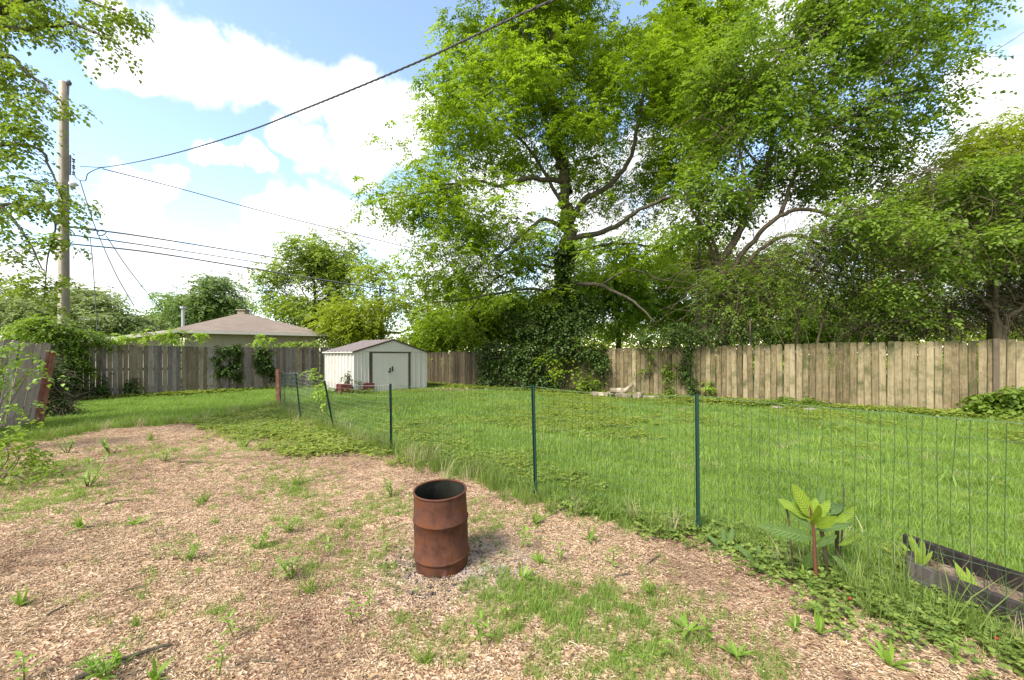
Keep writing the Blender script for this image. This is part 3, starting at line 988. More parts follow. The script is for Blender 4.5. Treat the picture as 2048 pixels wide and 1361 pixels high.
def board_fence(name, label, start, u, length, mats, top, topz, w=.135, seed=1, flip=1, gap=.004, breaks=(), missing=(), dark_from=1e9, dark_mat=None):
    """u: unit direction; boards stand on the yard side, rails and posts behind"""
    rg = random.Random(seed)
    root = thing(name, label, 'fence', (start[0], start[1], 0), (0, 0, math.atan2(u[1], u[0])))
    H0 = 1.83
    ms = [picket_mesh('picket', w * k, H0, .018, top, m) for m in mats for k in (1.0, .96, 1.03)]
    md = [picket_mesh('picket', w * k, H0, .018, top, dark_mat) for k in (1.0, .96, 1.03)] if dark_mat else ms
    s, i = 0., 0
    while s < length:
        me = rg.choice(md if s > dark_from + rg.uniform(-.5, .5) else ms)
        off = sum(o for a, b, o in breaks if a <= s < b)
        z1 = topz(s)
        if not any(a <= s < b for a, b in missing):
            o = link('picket', me, root, (s, -flip * (.0 + off) + rg.uniform(-.011, .007), z1 - H0 - rg.uniform(0, .022) - (rg.random() < .04) * .05),
                     (rg.gauss(0, .008), rg.gauss(0, .007), rg.gauss(0, .045)))
        s += w + gap + max(0, rg.gauss(0, .004)) + (rg.random() < .05) * .012
        i += 1
    for k, zf in enumerate((.28, .95, 1.55)):
        mb = MB()
        m = max(2, int(length / 2.4))
        for q in range(m):
            a, b = length * q / m, length * (q + 1) / m - .004
            za, zb = topz(a) - H0 + zf, topz(b) - H0 + zf
            y0, y1 = (.022, .06) if flip > 0 else (-.078, -.040)
            mb.add([(a, y0, za), (b, y0, zb), (b, y1, zb), (a, y1, za), (a, y0, za + .085), (b, y0, zb + .085), (b, y1, zb + .085), (a, y1, za + .085)],
                   [[(0, 3, 2, 1), (4, 5, 6, 7), (0, 1, 5, 4), (1, 2, 6, 5), (2, 3, 7, 6), (3, 0, 4, 7)]])
        link('rail', mb.mesh('rail', M['rail']), root)
    m = max(1, int(length / 2.4))
    for q in range(m + 1):
        a = length * q / m
        y0, y1 = (.062, .152) if flip > 0 else (-.17, -.08)
        link('post', MB().box((a - .045, y0, -.05), (a + .045, y1, topz(a) - .12)).mesh('post', M['rail']), root)
    return root


# right-hand fence: starts beyond the frame on the right and runs back to the corner behind the shed
r_len = 22.2
r_start = RF0 - RU * 3.2


def r_top(s):
    t = (s - 3.2)
    return 1.86 - .0135 * max(0, t) + .012 * math.sin(s * 1.3) if t > 0 else 1.86


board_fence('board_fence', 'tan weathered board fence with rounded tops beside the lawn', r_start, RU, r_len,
            [M['picket_tan']], 'round', r_top, .143, 4, -1, .004, dark_from=13.2, dark_mat=M['picket_stain_shade'])
l_start = LF0 - LU * 1.2
board_fence('board_fence', 'grey weathered board fence in front of the brown roofed house', l_start, LU, 1.2 + np.linalg.norm(LFD) * 1.505 - .1,
            [M['picket_grey'], M['picket_dark']], 'dog', lambda s: 1.81 + .02 * math.sin(s * .9) , .122, 9, 1, .007, missing=())


_bp = link('break_post', MB().box((3.05, .022, -.05), (3.15, .075, 1.86)).mesh('break_post', M['picket_dark']), bpy.data.objects['board_fence'])


def side_fence():
    a = np.array((-10.15, 8.75)); b = np.array((-9.75, 5.2))
    d = (b - a) / np.linalg.norm(b - a)
    root = thing('board_fence', 'pale leaning board fence end with a rust red post beside the shrub', 'fence', (a[0], a[1], 0), (0, R(0), math.atan2(d[1], d[0])))
    rg = random.Random(5)
    s = 0
    ms = [picket_mesh('picket', .14 * k, 1.80, .018, 'dog', M['picket_pale']) for k in (1, .95, 1.04)]
    while s < 3.4:
        lean = -.10 + rg.gauss(0, .012)
        link('picket', rg.choice(ms), root, (s, rg.uniform(-.006, .006), -.06 + s * .035 + rg.uniform(-.03, .03)), (-.08, lean, rg.gauss(0, .015)))
        s += .148
    for z in (.35, 1.35):
        link('rail', MB().box((-.02, -.075, 0), (3.3, -.03, .09)).mesh('rail', M['rail']), root, (-.0 - z * .10, z * .08, z), (-.08, 0, 0))
    o = link('post', MB().box((-.05, -.05, -.1), (.05, .05, 1.55)).mesh('post', M['post_red']), root, (-.09, .07, 0), (-.08, -.09, 0))
    o['label'] = 'rust red post at the end of the leaning boards'


side_fence()


# ------------------------------------------------------------------ wire fence
def wire_fence():
    root = thing('wire_fence', 'sagging welded wire garden fence on green steel posts between chips and lawn', 'fence', (WIRE[1][0], WIRE[1][1], 0))
    base = np.array((WIRE[1][0], WIRE[1][1], 0))
    tops = [W(1394, 789, WIRE[1][1]), W(1066, 770, WIRE[2][1]), W(781, 768, WIRE[3][1]), W(649, 762, WIRE[4][1]), W(591, 744, WIRE[5][1])]
    posts = []
    for i, t in enumerate(tops):
        b = np.array((*WIRE[i + 1], 0)); posts.append((b, t))
    right = (np.array((WIRE[0][0], WIRE[0][1], 0)), np.array((WIRE[0][0], WIRE[0][1], 1.15)))
    right2 = (np.array((3.45, .95, 0)), np.array((3.45, .95, 1.15)))
    # green U posts
    for b, t in posts + [right2]:
        ax = (t - b); L = np.linalg.norm(ax); ax /= L
        mb = MB()
        prof = [(-.021, .012), (-.017, -.010), (.017, -.010), (.021, .012), (.016, .012), (.013, -.006), (-.013, -.006), (-.016, .012)]
        s = nrm(np.cross(ax, (.5, .85, 0))); f = np.cross(ax, s)
        poly = [b - base - ax * .25 + s * x * .78 + f * y for x, y in prof]
        mb.prism(poly, ax * (L + .25))
        po = link('post', mb.mesh('post', M['post_green']), root)
        tm = MB()
        for k in range(9):
            c = b - base + ax * (.10 + k * (L - .16) / 8.)
            tm.tube([c + s * -.019 + f * -.013 + ax * .012, c + f * -.0165, c + s * .019 + f * -.013 - ax * .012], .0019, 4)
        link('tie', tm.mesh('tie', M['wire_zinc']), po)
    # red and white wooden end post
    b, t = np.array((*WIRE[6], 0)), W(556, 739, WIRE[6][1])
    mb = MB(); d = t - b
    mb.prism([b - base + np.array((x, y, -.1)) for x, y in ((-.046, -.045), (.046, -.045), (.046, .045), (-.046, .045))], d + np.array((0, 0, .1)))
    o = link('post', mb.mesh('post', M['post_red']), root); o['label'] = 'flaking red and white wooden end post'
    posts2 = [right2, right] + posts + [(b, t - (0, 0, .03))]
    # a second run turns back from the end post towards the shed
    tb = np.array((-7.15, 14.9, 0))
    rg = np.random.default_rng(3)
    bays = list(zip(posts2[:-1], posts2[1:])) + [(posts2[-1], (tb, tb + (0, 0, 1.0)))]
    for bi, ((b0, t0), (b1, t1)) in enumerate(bays):
        L = np.linalg.norm(b1 - b0); sag = .012 + .012 * L if bi > 1 else .008
        far = bi >= 3
        step = .062 if bi < 4 else .075
        n = max(2, int(L / step))
        nr = 12
        th = np.linspace(.06, .985, nr)

        def pt(s, h):
            bb, tt = b0 + (b1 - b0) * s, t0 + (t1 - t0) * s
            p = bb + (tt - bb) * h
            wav = .012 * math.sin(s * L * 5 + bi) * h + .02 * math.sin(s * L * 1.7 + 2 * bi)
            if far:
                wav *= 2.2
            p = p - np.array((0, 0, sag * 4 * s * (1 - s) * h))
            nv = np.array((-(b1 - b0)[1], (b1 - b0)[0], 0)); nv /= np.linalg.norm(nv)
            return p + nv * (wav - .014) - base
        vm, hm = MB(), MB()
        r = .0020
        for i in range(n):
            s = (i + .5) / n
            ds = .004 * rg.normal()
            vm.tube([pt(min(1, max(0, s + ds * math.sin(h * 7 + i))), h) for h in np.linspace(.0, .985, 7)], r, 3, False)
        for h in th:
            hm.tube([pt(s, h) for s in np.linspace(0, 1, max(4, int(L * 5)))], r * (1.3 if h == th[-1] else .6), 3, False)
        g = link('wire_mesh', vm.mesh('wire_mesh', M['wire_green'] if bi < 7 else M['wire_zinc']), root)
        link('cross_wire', hm.mesh('cross_wire', M['wire_zinc'] if bi > 3 else M['wire_green']), g)


wire_fence()


# ------------------------------------------------------------------ rusty burn barrel
def barrel():
    root = thing('burn_barrel', 'rusty open steel burn barrel standing on the wood chips', 'barrel', (BARREL[0], BARREL[1], gz1(*BARREL) - .01), (R(4.5), R(-2.2), R(20)))
    r = .186; H = .555; n = 56
    prof = [(-.02, .985), (.02, .985), (.075, .992), (.090, .993), (.095, 1.03), (.102, 1.045), (.109, 1.03), (.114, .995), (.26, .99), (.346, .988), (.351, 1.018), (.358, 1.034), (.365, 1.018), (.370, .99), (.50, .975), (H - .012, .965)]
    a = np.linspace(0, 2 * np.pi, n, endpoint=False)
    rg = np.random.default_rng(8)
    V, Fq = [], []
    jag = .045 * np.abs(np.sin(a * 3.5 + 1)) * (rg.uniform(.2, 1, n)) + .02 * rg.uniform(0, 1, n)
    for k, (z, q) in enumerate(prof):
        dent = 1 + .010 * np.sin(a * 2 + z * 9) + .006 * np.sin(a * 5 + 3 + z * 4) - .03 * np.exp(-((a - 4.4) / .25) ** 2) * math.exp(-((z - .22) / .08) ** 2)
        zz = z + (jag if k == 0 else 0)
        V.append(np.stack([r * q * dent * np.cos(a), r * q * dent * np.sin(a), np.broadcast_to(zz, a.shape)], -1))
    m = len(prof)
    i = np.arange(m - 1)[:, None] * n; j = np.arange(n)[None]; j2 = (j + 1) % n
    Fq = np.stack([i + j, i + j2, i + n + j2, i + n + j], -1).reshape(-1, 4)
    link('shell', mesh('shell', np.vstack(V), Fq, M['rust'], True), root)
    # sooty inner skin, 3 mm inside
    Vi = [v * np.array((.975, .975, 1)) for v in V]
    inner = np.vstack(Vi)
    inner_f = Fq[:, ::-1]
    disc = np.stack([r * .93 * np.cos(a), r * .93 * np.sin(a), np.full(n, .07)], -1)
    V2 = np.vstack([inner, disc])
    link('lining', mesh('lining', V2, [inner_f, np.arange(len(inner), len(V2))[None]], M['soot'], True), root)
    # rolled rim
    t = np.linspace(0, 2 * np.pi, n + 1)
    pts = np.stack([r * .963 * np.cos(t), r * .963 * np.sin(t), np.full(n + 1, H - .008)], -1)
    mb = MB(); mb.tube(pts, .0075, 7, False)
    link('rim', mb.mesh('rim', M['rust'], True), root)


barrel()


def charred_bits():
    rg = np.random.default_rng(77)
    mb = MB()
    for _ in range(300):
        a, d = rg.uniform(0, 6.28), .17 + abs(rg.normal(0, .13))
        x, y = BARREL[0] + d * math.cos(a) * 1.15, BARREL[1] + d * math.sin(a)
        c = np.array((x, y, gz1(x, y) + .004)); q = rg.uniform(.004, .015); b = rg.uniform(0, 3.14)
        u_, v_ = np.array((math.cos(b), math.sin(b), rg.normal(0, .2))) * q, np.array((-math.sin(b), math.cos(b), rg.normal(0, .2))) * q * rg.uniform(.25, .7)
        mb.prism([c - u_ - v_, c + u_ - v_ * .6, c + u_ * .7 + v_, c - u_ * .8 + v_], (0, 0, rg.uniform(.003, .012)))
    link('charred_debris', mb.mesh('charred_debris', M['char']), None, label='grey ash flakes and charred bits round the foot of the barrel', cat='ash', kind='stuff')


charred_bits()


# ------------------------------------------------------------------ shed
def shed():
    L, D, H, PK = 3.22, 2.4, 1.62, 2.10
    root = thing('garden_shed', 'cream metal garden shed with double doors and brown roof at the lawn corner', 'shed', (-5.83, 15.35, -.02), (0, 0, math.atan2(.743, .669)))

    def ribbed(x0, x1, z0, z1, n, depth, mat, name, axis_='x', y=0., face=-1):
        """ribbed sheet along x at y, ribs stand out on the face side"""
        pts = []
        w = (x1 - x0) / n
        for i in range(n):
            b = x0 + i * w
            pts += [(b, 0), (b + w * .62, 0), (b + w * .72, depth), (b + w * .9, depth)]
        pts.append((x1, 0))
        p = np.array(pts)
        th = .004
        if axis_ == 'x':
            f = np.stack([p[:, 0], y + face * p[:, 1], np.full(len(p), z0)], -1)
        else:
            f = np.stack([y + face * p[:, 1], p[:, 0], np.full(len(p), z0)], -1)
        top = f.copy(); top[:, 2] = z1
        V = np.vstack([f, top]); k = len(p)
        q = [(i, i + 1, k + i + 1, k + i) for i in range(k - 1)]
        return link(name, mesh(name, V, [q], mat), root)
    ribbed(0, D, 0, H, 9, .05, M['shed_wall'], 'side_wall', 'y', 0, -1)
    ribbed(0, D, 0, H, 9, .028, M['shed_wall'], 'side_wall', 'y', L, 1)
    ribbed(0, L, 0, H, 12, .02, M['shed_wall'], 'back_wall', 'x', D, 1)
    ribbed(0.03, .60, 0, H, 4, .012, M['shed_front'], 'front_panel', 'x', 0, -1)
    ribbed(2.44, L - .03, 0, H, 3, .010, M['shed_front'], 'front_panel', 'x', 0, -1)
    for x in (0, L):
        link('corner_trim', MB().box((x - .034, -.012, 0), (x + .034, .03, H)).mesh('corner_trim', M['shed_wall']), root)
    for a, b in ((.62, .71), (2.33, 2.42)):
        link('door_jamb', MB().box((a, -.034, 0), (b, .02, H - .052)).mesh('door_jamb', M['shed_trim']), root)
    link('door_header', MB().box((.60, -.04, H - .05), (2.44, .02, H)).mesh('door_header', M['shed_trim']), root)
    for k, (a, b) in enumerate(((.72, 1.517), (1.521, 2.32))):
        mb = MB().box((a, -.018, .03), (b, .004, H - .055))
        mb.box((a + .09, -.0235, .14), (a + .12, -.0182, H - .16)); mb.box((b - .12, -.0235, .14), (b - .09, -.0182, H - .16))
        d = link('door', mb.mesh('door', M['shed_front']), root)
        hm = MB()
        x = (b - .05) if k == 0 else (a + .05)
        hm.box((x - .016, -.06, .80 + .04 * k), (x + .016, -.0186, .98 + .06 * k))
        if k == 0:
            hm.box((x - .075, -.05, .80), (x - .018, -.0188, .85))
        link('handle', hm.mesh('handle', M['black_metal']), d)
    # gable
    poly = [(-.02, -.03, H + .003), (L + .02, -.03, H + .003), (L / 2, -.03, PK - .03)]
    link('gable', MB().prism(poly, (0, .02, 0)).mesh('gable', M['shed_front']), root)
    poly = [(0, D - .02, H + .003), (L, D - .02, H + .003), (L / 2, D - .02, PK - .03)]
    link('gable', MB().prism(poly, (0, .02, 0)).mesh('gable', M['shed_front']), root)
    ov, oy = .10, .07
    for sgn in (-1, 1):
        xe = -ov if sgn < 0 else L + ov
        xr = L / 2
        ze = H - (PK - H) / (L / 2) * ov + .03
        n = 8; ys = np.linspace(-oy, D + oy, n * 4 + 1); V = []
        for i, y in enumerate(ys):
            rib = .022 if i % 4 in (1, 2) and i not in (0,) else 0
            V += [(xe, y, ze + rib), (xr + sgn * .004, y, PK + .012 + rib)]
        q = [(2 * i, 2 * i + 1, 2 * i + 3, 2 * i + 2) for i in range(len(ys) - 1)]
        me = mesh('roof', np.array(V), [q], M['shed_roof'])
        ro = link('roof', me, root)
        mb = MB().add([(xe, -oy - .012, ze - .05), (xe, -oy - .012, ze + .006), (xr + sgn * .003, -oy - .012, PK + .028), (xr + sgn * .003, -oy - .012, PK - .03),
                       (xe, -oy + .02, ze - .05), (xe, -oy + .02, ze + .006), (xr + sgn * .003, -oy + .02, PK + .028), (xr + sgn * .003, -oy + .02, PK - .03)],
                      [[(0, 1, 2, 3), (4, 7, 6, 5), (0, 4, 5, 1), (1, 5, 6, 2), (2, 6, 7, 3), (3, 7, 4, 0)]])
        link('roof_trim', mb.mesh('roof_trim', M['shed_trim']), ro)
        link('eave_trim', MB().box((xe - .012, -oy + .022, ze - .05), (xe + .012, D + oy, ze - .002)).mesh('eave_trim', M['shed_wall'] if sgn < 0 else M['shed_trim']), ro)


shed()


# ------------------------------------------------------------------ plants: tree maker
def ell(px, py, rx, ry, Y, dy=None, w=1.):
    c = W(px, py, Y)
    return (c, np.array((rx / F * Y, (dy if dy is not None else rx / F * Y), ry / F * Y)), w)


def tree(name, label, base, limbs, blobs, ncl, nfr, leaf, lmat, bmat, seed, cat='tree', frond=.4, nl=9, droop=.45, ratio=.42, spread=.32, twig=.008, group=None,
         thr=.0, nscale=.55, bare=0, barelen=1.0, outward=.5, crown='crown', up=.15, shell=.42, hang=0., branches=True, sides=5, flat=.55, jit=.16):
    rg = np.random.default_rng(seed); rr = random.Random(seed)
    root = thing(name, label, cat, (base[0], base[1], base[2] if len(base) > 2 else 0), group=group)
    b0 = np.array((base[0], base[1], base[2] if len(base) > 2 else 0.))
    mb = MB(); NP, NR = [], []
    for pts, r0, r1 in limbs:
        P = smooth_path(pts, 6)
        P[1:-1] += rg.normal(0, jit * r0 * 1.2, P[1:-1].shape)
        t = np.linspace(0, 1, len(P)); rad = r0 * (1 - t) + r1 * t
        mb.tube(P - b0, rad, 9 if r0 > .1 else 6)
        NP.append(P); NR.append(rad)
    if mb.n:
        link('trunk', mb.mesh('trunk', bmat, True), root)
    NP = np.vstack(NP) if NP else np.array([b0]); NR = np.concatenate(NR) if NR else np.array([.03])
    # twig ends spread through the crown
    wts = np.array([(r[0] * r[1] * r[2]) ** (2 / 3.) * w for c, r, w in blobs]); wts /= wts.sum()
    C, O = [], []
    tries = 0
    off = Vector((seed * 3.7, seed * 1.3, 0))
    while len(C) < ncl and tries < ncl * 12:
        tries += 1
        k = rg.choice(len(blobs), p=wts)
        c, r, w = blobs[k]
        v = rg.normal(size=3); v /= np.linalg.norm(v)
        p = c + v * r * rg.uniform() ** shell
        if p[2] < .05:
            continue
        if thr > -1 and mnoise.noise(Vector(p) * nscale + off) < thr * 1.0 - .12 + rr.uniform(-.1, .1):
            continue
        C.append(p); O.append(v * r / np.linalg.norm(r))
    C = np.array(C); O = nrm(np.array(O))
    bm = MB()
    if branches and len(C):
        d0 = np.array([np.min(np.linalg.norm(NP - c, axis=1)) for c in C])
        cap = len(C) * 3 + len(NP)
        BP = np.zeros((cap, 3)); BR = np.zeros(cap); nb = len(NP); BP[:nb] = NP; BR[:nb] = NR
        for k in np.argsort(d0):
            c = C[k]
            dd = np.linalg.norm(BP[:nb] - c, axis=1) + .6 * np.maximum(0, BP[:nb, 2] - c[2])
            j = int(np.argmin(dd)); s = BP[j]; ln = np.linalg.norm(c - s)
            if ln < 1e-3:
                continue
            m1 = s + (c - s) * .35 + rg.normal(0, .07, 3) * ln + np.array((0, 0, .06 * ln)); m2 = s + (c - s) * .7 + rg.normal(0, .06, 3) * ln + np.array((0, 0, .05 * ln))
            r0 = min(BR[j] * .75, twig + .011 * ln)
            rad = [r0, r0 * .8, r0 * .6, max(twig * .45, r0 * .3)]
            bm.tube(np.array([s, m1, m2, c]) - b0, rad, 4, False)
            BP[nb:nb + 3] = (m1, m2, c); BR[nb:nb + 3] = rad[1:]; nb += 3
    for q in range(bare):                   # bare vine stems and dead twigs
        k = rg.choice(len(blobs), p=wts)
        c, r, w = blobs[k]
        p = c + nrm(rg.normal(size=3)) * r * rg.uniform() ** .5
        d = nrm(rg.normal(size=3) * (1, 1, .6)); ln = barelen * rg.uniform(.4, 1.3)
        P = [p]
        for s in range(5):
            d = nrm(d + rg.normal(0, .25, 3) + np.array((0, 0, -.13)))
            P.append(P[-1] + d * ln / 5)
        P = np.array(P); P[:, 2] = np.maximum(P[:, 2], .05)
        bm.tube(P - b0, np.linspace(1, .35, 6) * rg.uniform(.006, .014), 3, False)
    if bm.n:
        link('branches', bm.mesh('branches', M['twig'] if bare else bmat, True), root)
    if not len(C) or nfr == 0:
        return root
    # leaves: drooping sprays round every twig end
    Mn = len(C) * nfr
    o = np.repeat(C, nfr, 0) + rg.normal(0, 1, (Mn, 3)) * spread * np.array((1, 1, flat))
    d = nrm(rg.normal(0, 1, (Mn, 3)) * (1, 1, .45) + np.repeat(O, nfr, 0) * outward + np.array((0, 0, up)))
    Lf = frond * rg.uniform(.6, 1.3, Mn)
    t = np.linspace(.12, 1, nl)[None, :, None]
    z = np.array((0, 0, 1.))
    pos = o[:, None] + d[:, None] * Lf[:, None, None] * t - z * (droop * Lf[:, None, None] * t ** 2) - z * hang * t * Lf[:, None, None]
    tan = d[:, None] - z * (2 * droop * t)
    sd = nrm(np.cross(d, z) + 1e-6)
    sg = np.where(np.arange(nl) % 2, 1., -1.)[None, :, None] * np.where(np.arange(nl) == nl - 1, .15, 1.)[None, :, None]
    ld = tan * .55 + sd[:, None] * sg * .85 + rg.normal(0, .14, pos.shape)
    nn = np.broadcast_to(z + d[:, None] * .3 + rg.normal(0, .3, (Mn, 1, 3)), pos.shape) + rg.normal(0, .16, pos.shape)
    P, Dd, N = pos.reshape(-1, 3), ld.reshape(-1, 3), nn.reshape(-1, 3)
    k = P[:, 2] > .02
    P, Dd, N = P[k], Dd[k], N[k]
    Ll = leaf * rg.uniform(.65, 1.3, len(P))
    V, Ft = leaf_arrays(P - b0, Dd, N, Ll, Ll * ratio * rg.uniform(.85, 1.2, len(P)))
    link(crown, mesh(crown, V, Ft, lmat, True), root)
    return root


def limb(pix, Y0, Y1, r0, r1):
    n = len(pix)
    return ([W(x, y, Y0 + (Y1 - Y0) * (i / (n - 1)) ** 1.0) for i, (x, y) in enumerate(pix)], r0, r1)


def big_tree():
    Y = 18.2
    b = W(1118, 700, Y)
    limbs = [([np.array((b[0], b[1], -.1))] + [W(x, y, Y) for x, y in ((1119, 690), (1121, 640), (1127, 560), (1135, 480), (1131, 400), (1128, 345), (1112, 290), (1106, 200), (1100, 100), (1092, 0), (1085, -90))], .46, .05),
             limb(((1130, 365), (1060, 357), (1000, 372), (950, 362), (880, 372)), Y, Y - 2.2, .12, .03),
             limb(((1132, 462), (1090, 440), (1050, 465), (1000, 510), (950, 540)), Y, Y - 2, .11, .03),
             limb(((1138, 450), (1170, 400), (1220, 370), (1258, 320), (1278, 240), (1290, 150)), Y, Y - 1, .16, .04),
             limb(((1138, 480), (1220, 458), (1280, 420), (1350, 392), (1430, 380)), Y, Y - 2.2, .13, .03),
             limb(((1140, 508), (1230, 488), (1320, 492), (1380, 470)), Y, Y + 1, .09, .02),
             limb(((1132, 568), (1200, 572), (1260, 600), (1312, 645)), Y, Y - 1.5, .11, .03),
             limb(((1200, 572), (1260, 540), (1330, 560), (1390, 520)), Y - .5, Y - 2, .06, .015),
             limb(((1112, 290), (1080, 210), (1060, 130), (1040, 40)), Y, Y - 1.5, .1, .03),
             limb(((1124, 590), (1050, 578), (930, 600), (860, 606)), Y, Y - 2.8, .07, .02),
             limb(((1128, 540), (1060, 530), (990, 560), (940, 620)), Y, Y - 1.5, .07, .02),
             limb(((1112, 290), (1180, 220), (1230, 120), (1260, 40)), Y, Y + 1.5, .1, .03),
             limb(((1130, 420), (1060, 300), (980, 230), (900, 190)), Y, Y - 1, .09, .02),
             limb(((950, 362), (860, 385), (790, 395), (740, 405)), Y - 2.2, Y - 2.6, .04, .01)]
    B = [ell(1060, -60, 220, 160, Y, 4), ell(1130, 110, 230, 140, Y, 4.5), ell(1010, 130, 130, 110, Y, 3.5), ell(990, 260, 150, 110, Y, 4), ell(930, 335, 150, 80, Y - .5, 3.5), ell(870, 400, 130, 55, Y - 1, 2.5),
         ell(770, 400, 75, 38, Y - 2, 1.2), ell(800, 350, 50, 40, Y - 1.5, 1), ell(1000, 450, 170, 70, Y - .5, 4), ell(890, 510, 110, 80, Y - 1, 2.5), ell(870, 595, 80, 60, Y - 1.2, 2), ell(1030, 570, 110, 60, Y - 1, 2),
         ell(1270, 230, 140, 140, Y, 4), ell(1280, 390, 130, 90, Y - .5, 3.5), ell(1200, 60, 170, 130, Y, 4), ell(1120, 250, 130, 110, Y, 4.5), ell(1230, 520, 90, 40, Y - 1, 2), ell(900, 190, 70, 60, Y - .5, 1.5), ell(930, 50, 70, 60, Y, 1.5),
         ell(1360, 300, 80, 110, Y, 2.5), ell(1340, 170, 70, 60, Y, 2), ell(1310, 470, 90, 40, Y - 1, 2, .8), ell(1070, 500, 60, 40, Y - 1, 1.5, .7)]
    tree('shade_tree', 'tall spreading shade tree with thick ivied trunk behind the board fence', (b[0], b[1], 0), limbs, B, 1350, 14, .155, M['leaf_main'], M['bark'], 3,
         frond=.46, nl=9, droop=.45, ratio=.46, spread=.36, thr=.06, nscale=.5)


def vine_tree():
    Y = 14.2
    b = W(1448, 690, Y)
    limbs = [([np.array((b[0], b[1], -.1))] + [W(x, y, Y) for x, y in ((1449, 680), (1446, 560), (1440, 525), (1470, 482), (1500, 410), (1530, 340), (1542, 280), (1560, 190), (1600, 110))], .2, .03),
             limb(((1448, 560), (1500, 492), (1560, 432), (1620, 420), (1700, 440), (1790, 434), (1850, 420)), Y, Y - 1.5, .095, .02),
             limb(((1452, 600), (1500, 560), (1570, 520), (1640, 545), (1720, 560)), Y, Y - 1, .08, .02),
             limb(((1448, 580), (1520, 500), (1590, 470), (1660, 510), (1720, 600)), Y, Y - 1.2, .08, .02),
             limb(((1440, 525), (1425, 480), (1390, 430), (1370, 380)), Y, Y - 1, .07, .02),
             limb(((1408, 695), (1418, 600), (1426, 520), (1414, 470), (1420, 400)), Y + .4, Y, .09, .03),
             limb(((1560, 432), (1600, 330), (1680, 250), (1780, 200), (1870, 170)), Y - .4, Y - .8, .07, .02),
             limb(((1500, 410), (1480, 300), (1500, 200), (1560, 100)), Y, Y - .5, .06, .02),
             limb(((1530, 340), (1420, 240), (1340, 260)), Y, Y + .5, .04, .01)]
    B = [ell(1560, 150, 150, 110, Y, 2.6), ell(1690, 120, 160, 110, Y, 2.6), ell(1790, 200, 120, 110, Y, 2.2), ell(1480, 280, 110, 110, Y, 2.2), ell(1640, 280, 150, 80, Y, 2.4), ell(1840, 70, 90, 70, Y, 1.6),
         ell(1420, 400, 75, 70, Y, 1.4), ell(1900, 140, 50, 60, Y, .8, .5), ell(1550, 40, 100, 60, Y, 1.8), ell(1700, 20, 140, 60, Y, 2), ell(1600, 370, 100, 50, Y, 1.6), ell(1750, 330, 100, 60, Y, 1.6), ell(1440, 170, 70, 70, Y, 1.4), ell(1400, 490, 60, 60, Y, 1, .8), ell(1480, 440, 50, 40, Y, .8, .5)]
    tree('vine_tree', 'arching tree overgrown with heart leaved vines beside the shade tree', (b[0], b[1], 0), limbs, B, 880, 10, .125, M['leaf_vine'], M['bark_brown'], 5,
         frond=.42, nl=6, droop=.55, ratio=.72, spread=.28, thr=.06, nscale=.7, bare=700, barelen=1.5)
    # the tangle of dead stems that hangs under it
    B = [ell(1600, 530, 140, 60, Y - .6, 1.2), ell(1700, 480, 110, 50, Y - .6, 1.2), ell(1520, 600, 90, 60, Y - .4, 1.), ell(1680, 590, 110, 40, Y - .3, 1.), ell(1450, 600, 50, 80, Y - .2, .7)]
    c = W(1590, 690, Y - .5)
    tree('bramble_thicket', 'brown tangle of bare stems arching under the vine covered tree', (c[0], c[1], 0),
         [([np.array((c[0], c[1], 0)), W(1600, 600, Y - .5), W(1640, 540, Y - .6)], .05, .02), ([np.array((c[0] + .4, c[1], 0)), W(1650, 620, Y - .5), W(1700, 500, Y - .6)], .05, .02)], B, 300, 8, .095,
         M['leaf_vine'], M['bark_brown'], 6, cat='thicket', frond=.35, nl=6, droop=.5, ratio=.6, spread=.25, bare=850, barelen=1.9, thr=-.1, nscale=.8)


